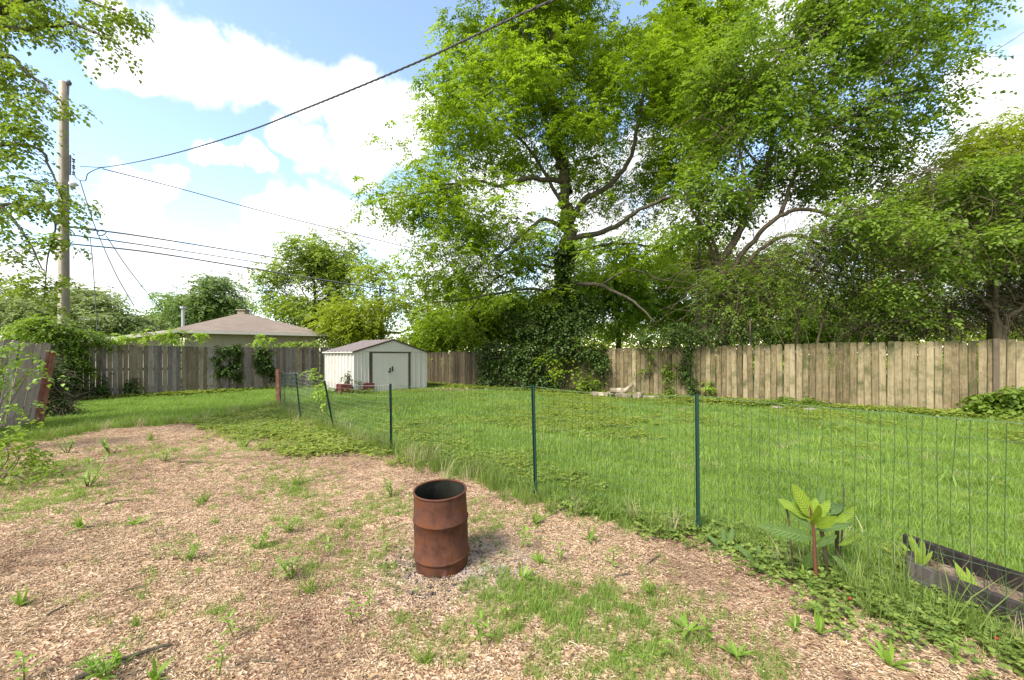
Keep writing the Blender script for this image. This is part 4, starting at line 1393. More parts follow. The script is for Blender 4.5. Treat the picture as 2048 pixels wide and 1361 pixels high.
def right_bushes():
    Y = 12.2
    b = W(2000, 690, Y)
    limbs = [([np.array((b[0], b[1], -.1)), W(1995, 650, Y), W(1960, 600, Y), W(1900, 520, Y), W(1850, 450, Y)], .1, .02),
             ([np.array((b[0] + .15, b[1], -.1)), W(2010, 650, Y), W(2050, 610, Y), W(2090, 520, Y)], .1, .02),
             ([np.array((b[0] + .05, b[1] + .1, -.1)), W(1990, 600, Y), W(1990, 500, Y), W(2010, 400, Y)], .08, .02)]
    B = [ell(1940, 420, 130, 80, Y, 1.6), ell(1790, 480, 130, 60, Y - .3, 1.4), ell(2070, 370, 130, 100, Y, 1.8), ell(1700, 440, 70, 40, Y, 1.), ell(1950, 500, 150, 45, Y - .4, 1.4), ell(1800, 560, 100, 40, Y - .4, 1.1), ell(2110, 500, 90, 120, Y, 1.5),
         ell(1830, 640, 60, 24, Y - .2, .6, .6), ell(2180, 430, 120, 180, Y, 1.8), ell(1880, 360, 70, 50, Y, 1)]
    tree('overgrown_shrub', 'large overgrown shrub with glossy leaves spilling over the board fence', (b[0], b[1], 0), limbs, B, 720, 9, .11, M['leaf_vine'], M['bark_brown'], 8, cat='shrub',
         frond=.38, nl=6, droop=.55, ratio=.68, spread=.26, thr=.04, nscale=.9, bare=1500, barelen=1.4)
    Y = 15.5
    b = W(1990, 690, Y)
    tree('background_tree', 'pale green tree with layered sprays rising behind the overgrown shrub', (b[0], b[1], 0), [([np.array((b[0], b[1], -.1)), W(1985, 450, Y), W(1990, 300, Y)], .16, .04)],
         [ell(1950, 310, 90, 50, Y, 1.5), ell(2060, 290, 110, 60, Y, 2), ell(2000, 380, 140, 80, Y, 2), ell(2150, 350, 120, 120, Y, 2), ell(1880, 400, 120, 80, Y, 2), ell(1800, 430, 80, 60, Y, 1.5)], 620, 11, .14, M['leaf_bright'], M['bark'], 14, frond=.45, spread=.3)
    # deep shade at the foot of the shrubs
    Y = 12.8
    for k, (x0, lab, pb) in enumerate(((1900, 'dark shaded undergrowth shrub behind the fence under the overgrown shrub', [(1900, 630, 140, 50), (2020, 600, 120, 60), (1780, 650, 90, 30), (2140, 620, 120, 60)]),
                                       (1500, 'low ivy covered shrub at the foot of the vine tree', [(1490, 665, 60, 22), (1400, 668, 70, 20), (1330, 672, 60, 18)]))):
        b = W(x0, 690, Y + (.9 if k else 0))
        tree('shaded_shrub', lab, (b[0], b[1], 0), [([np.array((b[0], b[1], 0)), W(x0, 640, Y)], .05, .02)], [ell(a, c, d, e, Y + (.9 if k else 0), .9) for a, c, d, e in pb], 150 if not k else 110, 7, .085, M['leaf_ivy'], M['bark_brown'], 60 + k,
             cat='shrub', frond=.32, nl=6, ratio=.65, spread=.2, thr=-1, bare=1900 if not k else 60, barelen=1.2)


def woodland():
    spec = [(1230, 27, [(1230, 600, 110, 70), (1180, 540, 70, 60), (1290, 560, 80, 60)], 'leaf_yellow', 'sunlit yellow green tree seen past the ivied trunk'),  # yellower leaf colour stands in for sunlight on this crown
            (1340, 30, [(1340, 570, 110, 70), (1400, 520, 80, 60), (1330, 640, 110, 40)], 'leaf_bright', 'mid green tree far behind the lowest branch of the shade tree'),
            (1480, 26, [(1470, 600, 100, 70), (1540, 560, 70, 70), (1420, 640, 90, 40)], 'leaf_yellow', 'bright tree far behind the vine tree trunk'),  # sunlight put into the leaf colour here too
            (1640, 24, [(1640, 630, 90, 45), (1700, 640, 80, 40), (1600, 660, 90, 25)], 'leaf_yellow', 'pale yellow green bush glowing beyond the bramble tangle'),
            (1780, 27, [(1760, 560, 110, 90), (1860, 480, 110, 80), (1820, 640, 110, 50)], 'leaf_wood', 'tree standing behind the overgrown shrub and bramble tangle'),
            (1980, 26, [(1950, 480, 130, 110), (2060, 430, 120, 130), (2100, 600, 150, 80)], 'leaf_mid', 'dark tree behind the pale layered tree'),
            (1020, 24, [(1000, 620, 90, 60), (940, 640, 70, 50), (1070, 640, 60, 50)], 'leaf_wood', 'dense tree behind the fence corner and ivy'),
            (1400, 21, [(1390, 140, 60, 70), (1430, 60, 50, 50), (1350, 60, 40, 50), (1420, 230, 70, 60)], 'leaf_main', 'narrow feathery tree top between shade tree and vine tree')]
    for k, (px, Y, bl, mt, lab) in enumerate(spec):
        b = W(px, 700, Y)
        top = min(y for x, y, rx, ry in bl)
        limbs = [([np.array((b[0], b[1], -.1)), W(px + 8, 660, Y), W(px - 5, 600, Y), W(px + 6, min(590, top), Y)], .2, .04)]
        B = [ell(x, y, rx, ry, Y, 1.8) for x, y, rx, ry in bl]
        tree('woodland_tree', lab, (b[0], b[1], 0), limbs, B, 330, 12, .21, M[mt], M['bark'], 20 + k, frond=.55, nl=7, ratio=.55, spread=.5, thr=-.1, nscale=.5, group='trees behind the right-hand board fence')


def left_trees():
    spec = [('maple_tree', 625, 33, [(650, 510, 75, 45), (600, 575, 75, 60), (690, 570, 70, 70), (560, 580, 38, 45), (640, 630, 100, 50)], 'leaf_mid', 'tall green maple tree behind the brown roofed house', 420, .24, .65),
            ('young_tree', 760, 25, [(740, 630, 75, 55), (800, 600, 55, 60), (700, 655, 50, 40), (840, 645, 60, 50), (760, 570, 40, 40)], 'leaf_bright', 'yellow green tree rising right behind the garden shed', 420, .16, .5),
            ('shade_tree', 870, 21.8, [(880, 655, 60, 40), (930, 660, 60, 40), (860, 690, 40, 20)], 'leaf_main', 'leafy low tree between the shed and the ivied trunk', 200, .13, .4),
            ('round_tree', 402, 48, [(405, 590, 66, 36), (360, 600, 35, 40), (445, 600, 38, 38), (410, 625, 60, 22)], 'leaf_blue_haze', 'round blue green tree beyond the brown house roof', 330, .34, .9),
            ('hazy_tree', 140, 52, [(140, 610, 50, 38), (185, 625, 55, 40), (200, 655, 90, 30)], 'leaf_far_haze', 'hazy pale tree standing behind the utility pole', 330, .36, 1.),
            ('hazy_tree', 255, 58, [(250, 625, 40, 24), (285, 655, 50, 22), (225, 645, 30, 24)], 'leaf_far_haze', 'small hazy tree between the utility pole and the house roof', 220, .36, 1.),
            ('hazy_tree', 30, 46, [(30, 610, 70, 40), (70, 640, 70, 40), (-40, 620, 80, 70), (100, 660, 60, 24)], 'leaf_far_haze', 'wide hazy tree beyond the leaning side fence', 330, .34, 1.),
            ('hazy_tree', 325, 62, [(320, 655, 44, 18), (345, 650, 30, 20)], 'leaf_blue_haze', 'low distant tree just behind the flue pipe', 120, .4, 1.)]
    for k, (nm, px, Y, bl, mt, lab, ncl, lf, fr) in enumerate(spec):
        b = W(px, 700, Y)
        top = min(y for x, y, rx, ry in bl)
        limbs = [([np.array((b[0], b[1], -.1)), W(px, 690, Y), W(px + 3, 650, Y), W(px, top + 20, Y)], .012 * Y * .9, .04)]
        for x, y, rx, ry in bl:
            limbs.append(([W(px + 2, min(665, y + 50), Y), W((px + x) / 2, y + 20, Y), W(x, y, Y)], .1, .03))
        B = [ell(x, y, rx, ry, Y) for x, y, rx, ry in bl]
        tree(nm, lab, (b[0], b[1], 0), limbs, B, ncl, 10, lf, M[mt], M['bark'], 40 + k, frond=fr, nl=7, ratio=.55, spread=fr * .85, thr=.0, nscale=12. / Y)


def overhang_tree():
    """maple standing outside the frame on the left, boughs reach into the picture"""
    Y = 7.4
    b = (-11.6, 7.4, 0)
    limbs = [([np.array((-11.6, 7.4, -.1)), np.array((-11.5, 7.4, 2.)), np.array((-11.3, 7.5, 4.5)), np.array((-11.2, 7.4, 8))], .3, .1),
             ([np.array((-11.3, 7.5, 4.5)), W(-150, 120, Y), W(0, 20, 7.2), W(120, -10, 7.1), W(230, 20, 7)], .12, .015),
             ([np.array((-11.3, 7.5, 4.2)), W(-120, 60, Y), W(40, 60, 7.2), W(150, 50, 7.1), W(235, 90, 7.)], .08, .01),
             ([np.array((-11.4, 7.5, 3.6)), W(-140, 170, Y), W(0, 110, 7.2), W(60, 150, 7.1), W(130, 210, 7)], .08, .01),
             ([np.array((-11.45, 7.5, 3.2)), W(-120, 300, Y), W(0, 290, 7.2), W(80, 300, 7.1), W(125, 400, 7)], .06, .01),
             ([np.array((-11.45, 7.5, 3.0)), W(-120, 400, Y), W(0, 410, 7.2), W(90, 410, 7.1), W(140, 400, 7)], .05, .01),
             ([W(0, 410, 7.2), W(50, 470, 7.1), W(85, 540, 7)], .03, .008),
             ([W(90, 410, 7.1), W(110, 450, 7.), W(95, 520, 7), W(88, 600, 7)], .02, .006)]
    B = [ell(40, 20, 90, 40, 7.1, .5), ell(140, 15, 90, 40, 7.1, .5), ell(220, 20, 60, 26, 7, .4), ell(265, 30, 34, 22, 7, .3), ell(290, 45, 20, 8, 7, .2), ell(215, 85, 34, 22, 7, .25), ell(110, 60, 60, 30, 7, .4), ell(200, 105, 22, 14, 7, .2),
         ell(20, 110, 45, 55, 7.1, .5), ell(40, 170, 55, 32, 7.1, .4), ell(95, 205, 40, 18, 7, .3), ell(140, 215, 32, 16, 7, .2), ell(165, 260, 10, 5, 7, .1), ell(30, 245, 42, 25, 7.1, .3), ell(65, 262, 28, 14, 7, .2),
         ell(20, 310, 42, 26, 7.1, .4), ell(75, 310, 36, 16, 7, .3), ell(120, 350, 14, 36, 7, .2), ell(40, 370, 60, 22, 7.1, .4), ell(130, 400, 34, 20, 7, .3), ell(70, 410, 60, 24, 7, .4), ell(125, 445, 26, 16, 7, .3),
         ell(40, 460, 50, 26, 7.1, .4), ell(135, 485, 30, 14, 7, .2), ell(90, 495, 34, 24, 7, .3), ell(30, 520, 42, 20, 7.1, .3), ell(85, 550, 22, 24, 7, .2), ell(75, 590, 26, 26, 7, .3), ell(20, 570, 30, 18, 7.1, .3),
         ell(-60, 150, 80, 160, 7.4, 1.), ell(-80, 400, 80, 160, 7.4, 1.), ell(-60, -60, 160, 60, 7.3, 1)]
    tree('maple_tree', 'maple boughs with small leaves hanging across the utility pole', b, limbs, B, 400, 6, .07, M['leaf_maple'], M['bark'], 71, frond=.2, nl=6, droop=.5, ratio=.75, spread=.10, twig=.004, thr=-.05, nscale=1.6, up=-.05)


def ivy(name, label, blobs, n, mat, leaf=.07, seed=1, cat='ivy', nfr=6, frond=.2, base=None, stems=6, thr=-1, bare=0, ratio=.85, up=.1, sp=.07):
    c = blobs[0][0]
    base = base if base is not None else (c[0], c[1])
    rg = random.Random(seed)
    limbs = []
    for k in range(stems):
        q = rg.choice(blobs)[0]
        limbs.append(([np.array((base[0] + rg.uniform(-.2, .2), base[1] + rg.uniform(-.03, .03), 0)), np.array((.5 * (base[0] + q[0]) + rg.uniform(-.15, .15), .5 * (base[1] + q[1]), max(.2, q[2] * .55))), q], .007, .003))
    return tree(name, label, (base[0], base[1], 0), limbs, blobs, n, nfr, leaf, mat, M['bark_brown'], seed, cat=cat, frond=frond, nl=5, droop=.6, ratio=ratio, spread=sp, twig=.003, thr=thr, crown='leaves', bare=bare, barelen=.6, up=up)


def on_right(px, py, off=.0):
    """point on the yard face of the right fence under that pixel"""
    k = (px - 1024) / F
    t = (RF0[0] - k * RF0[1]) / (k * RFD[1] - RFD[0])
    p = RF0 + RFD * t + np.array((-RU[1], RU[0])) * off
    return p, HC - (py - HZ) / F * p[1]


def on_left(px, py, off=.0):
    k = (px - 1024) / F
    t = (LF0[0] - k * LF0[1]) / (k * LFD[1] - LFD[0])
    p = LF0 + LFD * t + np.array((LU[1], -LU[0])) * off
    return p, HC - (py - HZ) / F * p[1]


def fblob(side, px, py, rx, ry, off=.14, dy=.16, w=1.):
    p, z = (on_right if side == 'r' else on_left)(px, py, off)
    return (np.array((p[0], p[1], z)), np.array((rx / F * p[1], dy, ry / F * p[1])), w)


def climbers():
    B = [fblob('r', x, y, rx, ry, .3, .3) for x, y, rx, ry in ((985, 705, 30, 30), (985, 745, 18, 26), (1025, 715, 34, 30), (1022, 752, 16, 22), (1062, 690, 44, 45), (1075, 750, 32, 24), (1120, 705, 46, 40), (1150, 690, 50, 30), (1110, 760, 24, 20), (1190, 700, 30, 18), (1170, 770, 24, 14), (1205, 725, 14, 26), (1050, 640, 40, 34), (1110, 640, 44, 36), (1160, 645, 34, 30))]
    ivy('ivy', 'dark glossy ivy heaped over the tan fence below the ivied trunk', B, 430, M['leaf_ivy'], .10, 101, base=tuple(on_right(1090, 780, .2)[0]), nfr=7, frond=.3, bare=120)
    Y = 17.7
    B = [ell(1120, 600, 26, 70, Y, .4), ell(1128, 520, 20, 50, Y, .35), ell(1160, 620, 40, 40, Y, .5), ell(1090, 640, 40, 40, Y, .5)]
    b = W(1118, 700, Y)
    ivy('ivy', 'ivy wrapped thickly round the trunk of the shade tree', B, 260, M['leaf_ivy'], .11, 102, base=(b[0], b[1]), nfr=7, frond=.3)
    # brighter sumac sprays in front of the dark ivy
    B = [fblob('r', x, y, rx, ry, .75, .15) for x, y, rx, ry in ((1125, 715, 30, 12), (1160, 745, 40, 12), (1185, 765, 20, 8), (1110, 735, 16, 10), (1200, 770, 14, 8))]
    ivy('sapling', 'bright feathery sapling standing in front of the dark ivy', B, 34, M['leaf_main'], .11, 103, 'sapling', 3, .45, tuple(on_right(1150, 790, .7)[0]))
    B = [fblob('r', x, y, rx, ry) for x, y, rx, ry in ((1378, 720, 10, 22), (1374, 750, 9, 20), (1385, 775, 11, 16), (1380, 700, 10, 10))]
    ivy('ivy', 'narrow dark ivy strip climbing the tan fence', B, 60, M['leaf_ivy'], .07, 104, base=tuple(on_right(1382, 795, .1)[0]), nfr=4, frond=.12, sp=.05)
    B = [fblob('r', x, y, rx, ry) for x, y, rx, ry in ((1338, 735, 8, 14), (1342, 755, 10, 14), (1345, 778, 8, 12), (1290, 742, 8, 5), (1300, 715, 6, 5))]
    ivy('creeper', 'bright green creeper on the tan fence beside the ivy strip', B, 30, M['leaf_vine'], .08, 105, 'creeper', 3, .14, tuple(on_right(1345, 795, .1)[0]))
    B = [fblob('r', 1418, 772, 9, 9), fblob('r', 1418, 782, 7, 6)]
    ivy('creeper', 'small yellow green sprig low on the tan fence', B, 9, M['leaf_yellow'], .08, 106, 'creeper', 3, .13, tuple(on_right(1416, 800, .1)[0]), 2)
    B = [fblob('r', x, y, rx, ry, .5, .3) for x, y, rx, ry in ((1570, 808, 30, 11), (1620, 810, 26, 12), (1545, 812, 14, 7), (1700, 824, 20, 8))]
    ivy('creeper', 'low green creeper mound at the foot of the tan fence', B, 70, M['leaf_vine'], .08, 107, 'creeper', 5, .2, tuple(on_right(1600, 830, .4)[0]))
    B = [fblob('r', x, y, rx, ry, .6, .3) for x, y, rx, ry in ((2010, 790, 30, 14), (2040, 805, 30, 16), (1970, 815, 26, 10), (2020, 825, 40, 12), (1950, 800, 10, 8))]
    ivy('sapling', 'bushy green sapling growing against the end of the tan fence', B, 80, M['leaf_vine'], .11, 108, 'sapling', 5, .3, tuple(on_right(2015, 845, .5)[0]))
    # grey fence
    B = [fblob('l', x, y, rx, ry) for x, y, rx, ry in ((448, 702, 22, 12), (470, 700, 10, 14), (436, 722, 10, 12), (446, 742, 14, 8), (470, 725, 8, 14), (435, 752, 6, 6), (458, 745, 14, 4), (474, 752, 5, 8))]
    ivy('ivy', 'ring shaped dark ivy clump on the grey fence', B, 150, M['leaf_ivy'], .075, 111, base=tuple(on_left(440, 782, .1)[0]), nfr=4, frond=.12, sp=.05)
    B = [fblob('l', x, y, rx, ry) for x, y, rx, ry in ((528, 705, 16, 12), (525, 730, 16, 16), (540, 742, 14, 8), (515, 720, 6, 18), (548, 752, 8, 8))]
    ivy('ivy', 'solid dark ivy clump on the grey fence nearer the shed', B, 150, M['leaf_ivy'], .075, 112, base=tuple(on_left(530, 780, .1)[0]), nfr=4, frond=.12, sp=.05)
    for k, (pts, lab) in enumerate(((((255, 676, 20, 7), (300, 676, 24, 8), (304, 662, 8, 9), (350, 676, 20, 7), (357, 664, 6, 9), (385, 682, 12, 4), (330, 668, 7, 8), (275, 668, 8, 6), (398, 672, 4, 6)), 'yellow green vine shoots topping the grey fence before the house'),
                                    (((515, 684, 20, 8), (530, 678, 18, 8), (555, 686, 16, 6)), 'yellow green vine tuft above the solid ivy clump'),
                                    (((600, 688, 26, 5), (625, 686, 20, 7), (580, 688, 14, 5)), 'yellow green vine sprigs topping the grey fence beside the shed'))):
        B = [fblob('l', x, y, rx, ry, -.12, .18) for x, y, rx, ry in pts]
        ivy('vine', lab, B, 42 if k == 0 else 18, M['leaf_yellow'], .085, 113 + k, 'vine', 4, .18, tuple(on_left(pts[0][0], 780, -.2)[0]), thr=-.1, bare=40 if k != 1 else 10)
    # corner thicket beside the pole
    B = [fblob('l', x, y, rx, ry, -.05, .35) for x, y, rx, ry in ((60, 655, 40, 20), (110, 665, 40, 18), (150, 668, 36, 16), (185, 676, 26, 10), (120, 690, 26, 14), (95, 650, 40, 16), (215, 684, 16, 6))]
    ivy('vine', 'dense leafy vine heaped over the fence corner at the pole foot', B, 170, M['leaf_vine'], .08, 121, 'vine', 5, .22, tuple(on_left(120, 800, -.25)[0]), bare=80)
    B = [fblob('l', x, y, rx, ry, .2, .2) for x, y, rx, ry in ((148, 700, 8, 12), (162, 722, 8, 12), (172, 742, 8, 7), (140, 682, 10, 8))]
    ivy('vine', 'hanging vine strand trailing down the grey fence', B, 36, M['leaf_vine'], .09, 122, 'vine', 5, .2, tuple(on_left(160, 800, .2)[0]), 2)
    B = [fblob('l', x, y, rx, ry, .4, .3) for x, y, rx, ry in ((130, 765, 20, 24), (120, 740, 16, 16), (140, 785, 14, 10))]
    ivy('shrub', 'dark round shrub against the grey fence corner', B, 130, M['leaf_ivy'], .09, 123, 'shrub', 6, .24, tuple(on_left(130, 805, .4)[0]))
    for k, (x, lab) in enumerate(((205, 'dark weed spike at the foot of the grey fence with the cable'), (262, 'thin dark weed at the foot of the grey fence'))):
        B = [fblob('l', x, 785, 10, 10, .15, .1), fblob('l', x + 2, 765, 5, 16, .12, .08)]
        ivy('ground_weed', lab, B, 26, M['leaf_ivy'], .07, 125 + k, 'weed', 4, .18, tuple(on_left(x, 800, .12)[0]), 2)
    # bare brambles where the leaning fence ends
    g = G(92, 835)
    B = [(np.array((g[0], g[1], .75)), np.array((.25, .3, .7)), 1.), (np.array((g[0] + .1, g[1], .25)), np.array((.5, .4, .25)), 1.)]
    ivy('bramble', 'grey bramble tangle between the leaning fence and the lawn', B, 130, M['leaf_ivy'], .06, 128, 'bramble', 4, .18, tuple(g), bare=420)
    # leafy shrub at the frame's left edge, in front of the leaning fence
    Y = 6.3
    B = [ell(15, 720, 40, 40, Y, .4), ell(60, 740, 50, 16, Y, .3), ell(90, 745, 30, 14, Y, .2), ell(10, 780, 24, 30, Y, .3), ell(30, 812, 40, 5, Y, .15), ell(30, 832, 30, 6, Y, .15), ell(-40, 760, 50, 90, Y, .5), ell(5, 700, 40, 20, Y, .3)]
    b = W(-40, 880, Y)
    ivy('shrub', 'young bright leaved shrub reaching in front of the leaning fence', B, 40, M['leaf_weed'], .06, 131, 'shrub', 4, .18, (b[0], b[1]), 9)
    Y = 4.9
    B = [ell(10, 880, 40, 30, Y, .4), ell(20, 930, 40, 30, Y, .4), ell(-30, 950, 60, 60, Y, .5), ell(50, 960, 30, 22, Y - .3, .3), ell(40, 910, 20, 16, Y, .2), ell(60, 985, 40, 14, Y - .5, .2)]
    b = G(-30, 975)
    ivy('shrub', 'low green shrub on the chips below the leaning fence', B, 50, M['leaf_vine'], .05, 132, 'shrub', 4, .16, tuple(b), 7)


def far_woods():
    for nm, lab, x0, x1, Y, ztop, n, lf, mt, sd in (('far_woods', 'sunlit wood far behind the tan fence', 900, 2500, 40, 625, 26000, .42, 'leaf_bright', 1), ('distant_trees', 'hazy wooded skyline beyond the house and pole', -200, 900, 85, 672, 14000, .6, 'leaf_far_haze', 2)):
        rg = np.random.default_rng(sd)
        px = rg.uniform(x0, x1, n); X = (px - 1024) / F * Y
        top = (HZ - ztop) / F * Y + HC
        H = top * (.55 + .75 * fbm(X * .16, X * 0 + 3.3, 5 + sd, 4))
        z = H * rg.uniform(0, 1, n) ** .8
        yy = Y + rg.uniform(-3, 5, n) + 3 * fbm(X * .3, z * .4, 7)
        P = np.stack([X, yy, z + .02], -1)
        L = lf * rg.uniform(.6, 1.3, n)
        V, Ft = leaf_arrays(P, rg.normal(0, 1, (n, 3)) * (1, 1, .6) - np.array((0, 0, .4)), rg.normal(0, .5, (n, 3)) + (0, -.4, .8), L, L * .7)
        link(nm, mesh(nm, V, Ft, M[mt]), None, label=lab, cat='trees', kind='stuff')


far_woods()
big_tree()
vine_tree()
right_bushes()
woodland()
left_trees()
overhang_tree()
climbers()


# ------------------------------------------------------------------ house behind the grey fence
def house():
    C1, C2 = np.array((-16.7, 20.2)), np.array((-10.7, 24.1))
    u = (C2 - C1) / np.linalg.norm(C2 - C1); n = np.array((-u[1], u[0])); Lf = np.linalg.norm(C2 - C1)
    root = thing('house', 'low tan house with hipped brown shingle roof behind the grey fence', 'house', (C1[0], C1[1], 0))
    o = np.array((C1[0], C1[1], 0))
    D = 9.0; ze = 2.68

    def p(a, b, z):
        q = C1 + u * a + n * b
        return np.array((q[0], q[1], z)) - o
    a1 = np.array((-16.2, 25.0, 4.02)) - o; a2 = a1 + np.array((n[0], n[1], 0)) * 2.2
    # walls under the eaves, in panels with battens
    w0, w1, d0, d1 = .55, Lf - .55, .55, D - .55
    link('wall', MB().prism([p(w0, d0, -.05), p(w1, d0, -.05), p(w1, d1, -.05), p(w0, d1, -.05)], (0, 0, ze + .05 - .02)).mesh('wall', M['house_wall']), root)
    for a in np.arange(w0 + .3, w1, 1.22):
        link('batten', MB().prism([p(a, d0 - .03, 0), p(a + .05, d0 - .03, 0), p(a + .05, d0 - .003, 0), p(a, d0 - .003, 0)], (0, 0, ze - .05)).mesh('batten', M['house_wall']), root)
    V = [p(0, 0, ze + .02), p(Lf, 0, ze + .02), p(Lf, D, ze + .02), p(0, D, ze + .02), a1, a2]
    rf = link('roof', mesh('roof', np.array(V), [[(1, 2, 5), (2, 5, 5)][:1] + [(3, 0, 4)], [(0, 1, 4, 4)][:0] or [(2, 3, 5, 5)][:0]] if False else [np.array([(0, 1, 4)]), np.array([(1, 2, 5, 4)]), np.array([(3, 0, 4, 5)])], M['roof_shingle']), root)
    link('roof_back', mesh('roof_back', np.array(V), [np.array([(2, 3, 5)])], M['roof_shingle']), rf)
    link('soffit', MB().prism([p(.02, .02, ze - .07), p(Lf - .02, .02, ze - .07), p(Lf - .02, D - .02, ze - .07), p(.02, D - .02, ze - .07)], (0, 0, .02)).mesh('soffit', M['house_trim']), root)
    for a, b in (((0, 0), (Lf, 0)), ((Lf, 0), (Lf, D)), ((0, 0), (0, D))):
        P, Q = p(*a, ze - .13), p(*b, ze - .13)
        d = nrm(Q - P); s = np.array((d[1], -d[0], 0)) * .025
        link('fascia', MB().prism([P - s, Q - s, Q + s, P + s], (0, 0, .145)).mesh('fascia', M['house_trim']), root)
    # ridge vent and flue
    link('ridge_vent', MB().prism([a1 + np.array((x, y, -.08)) for x, y in ((-.22, -.2), (.22, -.2), (.22, .25), (-.22, .25))], (0, 0, .2)).prism([a1 + np.array((x, y, .125)) for x, y in ((-.3, -.28), (.3, -.28), (.3, .33), (-.3, .33))], (0, 0, .05)).mesh('ridge_vent', M['house_wall']), rf)
    # lean-to roof on the near-left side
    q = [p(-.03, .3, ze - .02), p(-4.6, 2.2, 1.93), p(-4.6, 7, 1.93), p(-.03, 6, ze - .02)]
    link('side_roof', MB().prism(q, (0, 0, .05)).mesh('side_roof', M['roof_shingle']), root)
    s0, s1 = q[0], q[1]
    link('fascia', MB().prism([s0 + (0, -.03, -.13), s1 + (0, -.03, -.13), s1 + (0, -.03, .045), s0 + (0, -.03, .045)], (0, .026, 0)).mesh('fascia', M['house_trim']), root)
    wq = [q[0] + np.array((-.3, .5, 0)), q[1] + np.array((.4, .4, 0)), q[2] + np.array((.4, -.4, 0)), q[3] + np.array((-.3, -.4, 0))]
    lo = [np.array((v[0], v[1], 0)) for v in wq]
    V = np.array(lo + [v - np.array((0, 0, .02)) for v in wq])
    link('side_wall', mesh('side_wall', V, [[(0, 1, 5, 4), (1, 2, 6, 5), (2, 3, 7, 6), (3, 0, 4, 7)]], M['house_wall']), root)
    f = W(366, 650, 22.2) - o
    mb = MB().tube([f + (0, 0, -.6), f + (0, 0, .85)], .075, 10); mb.tube([f + (0, 0, .86), f + (0, 0, .98)], .14, 10)
    link('flue_pipe', mb.mesh('flue_pipe', M['grey_metal']), root)


house()


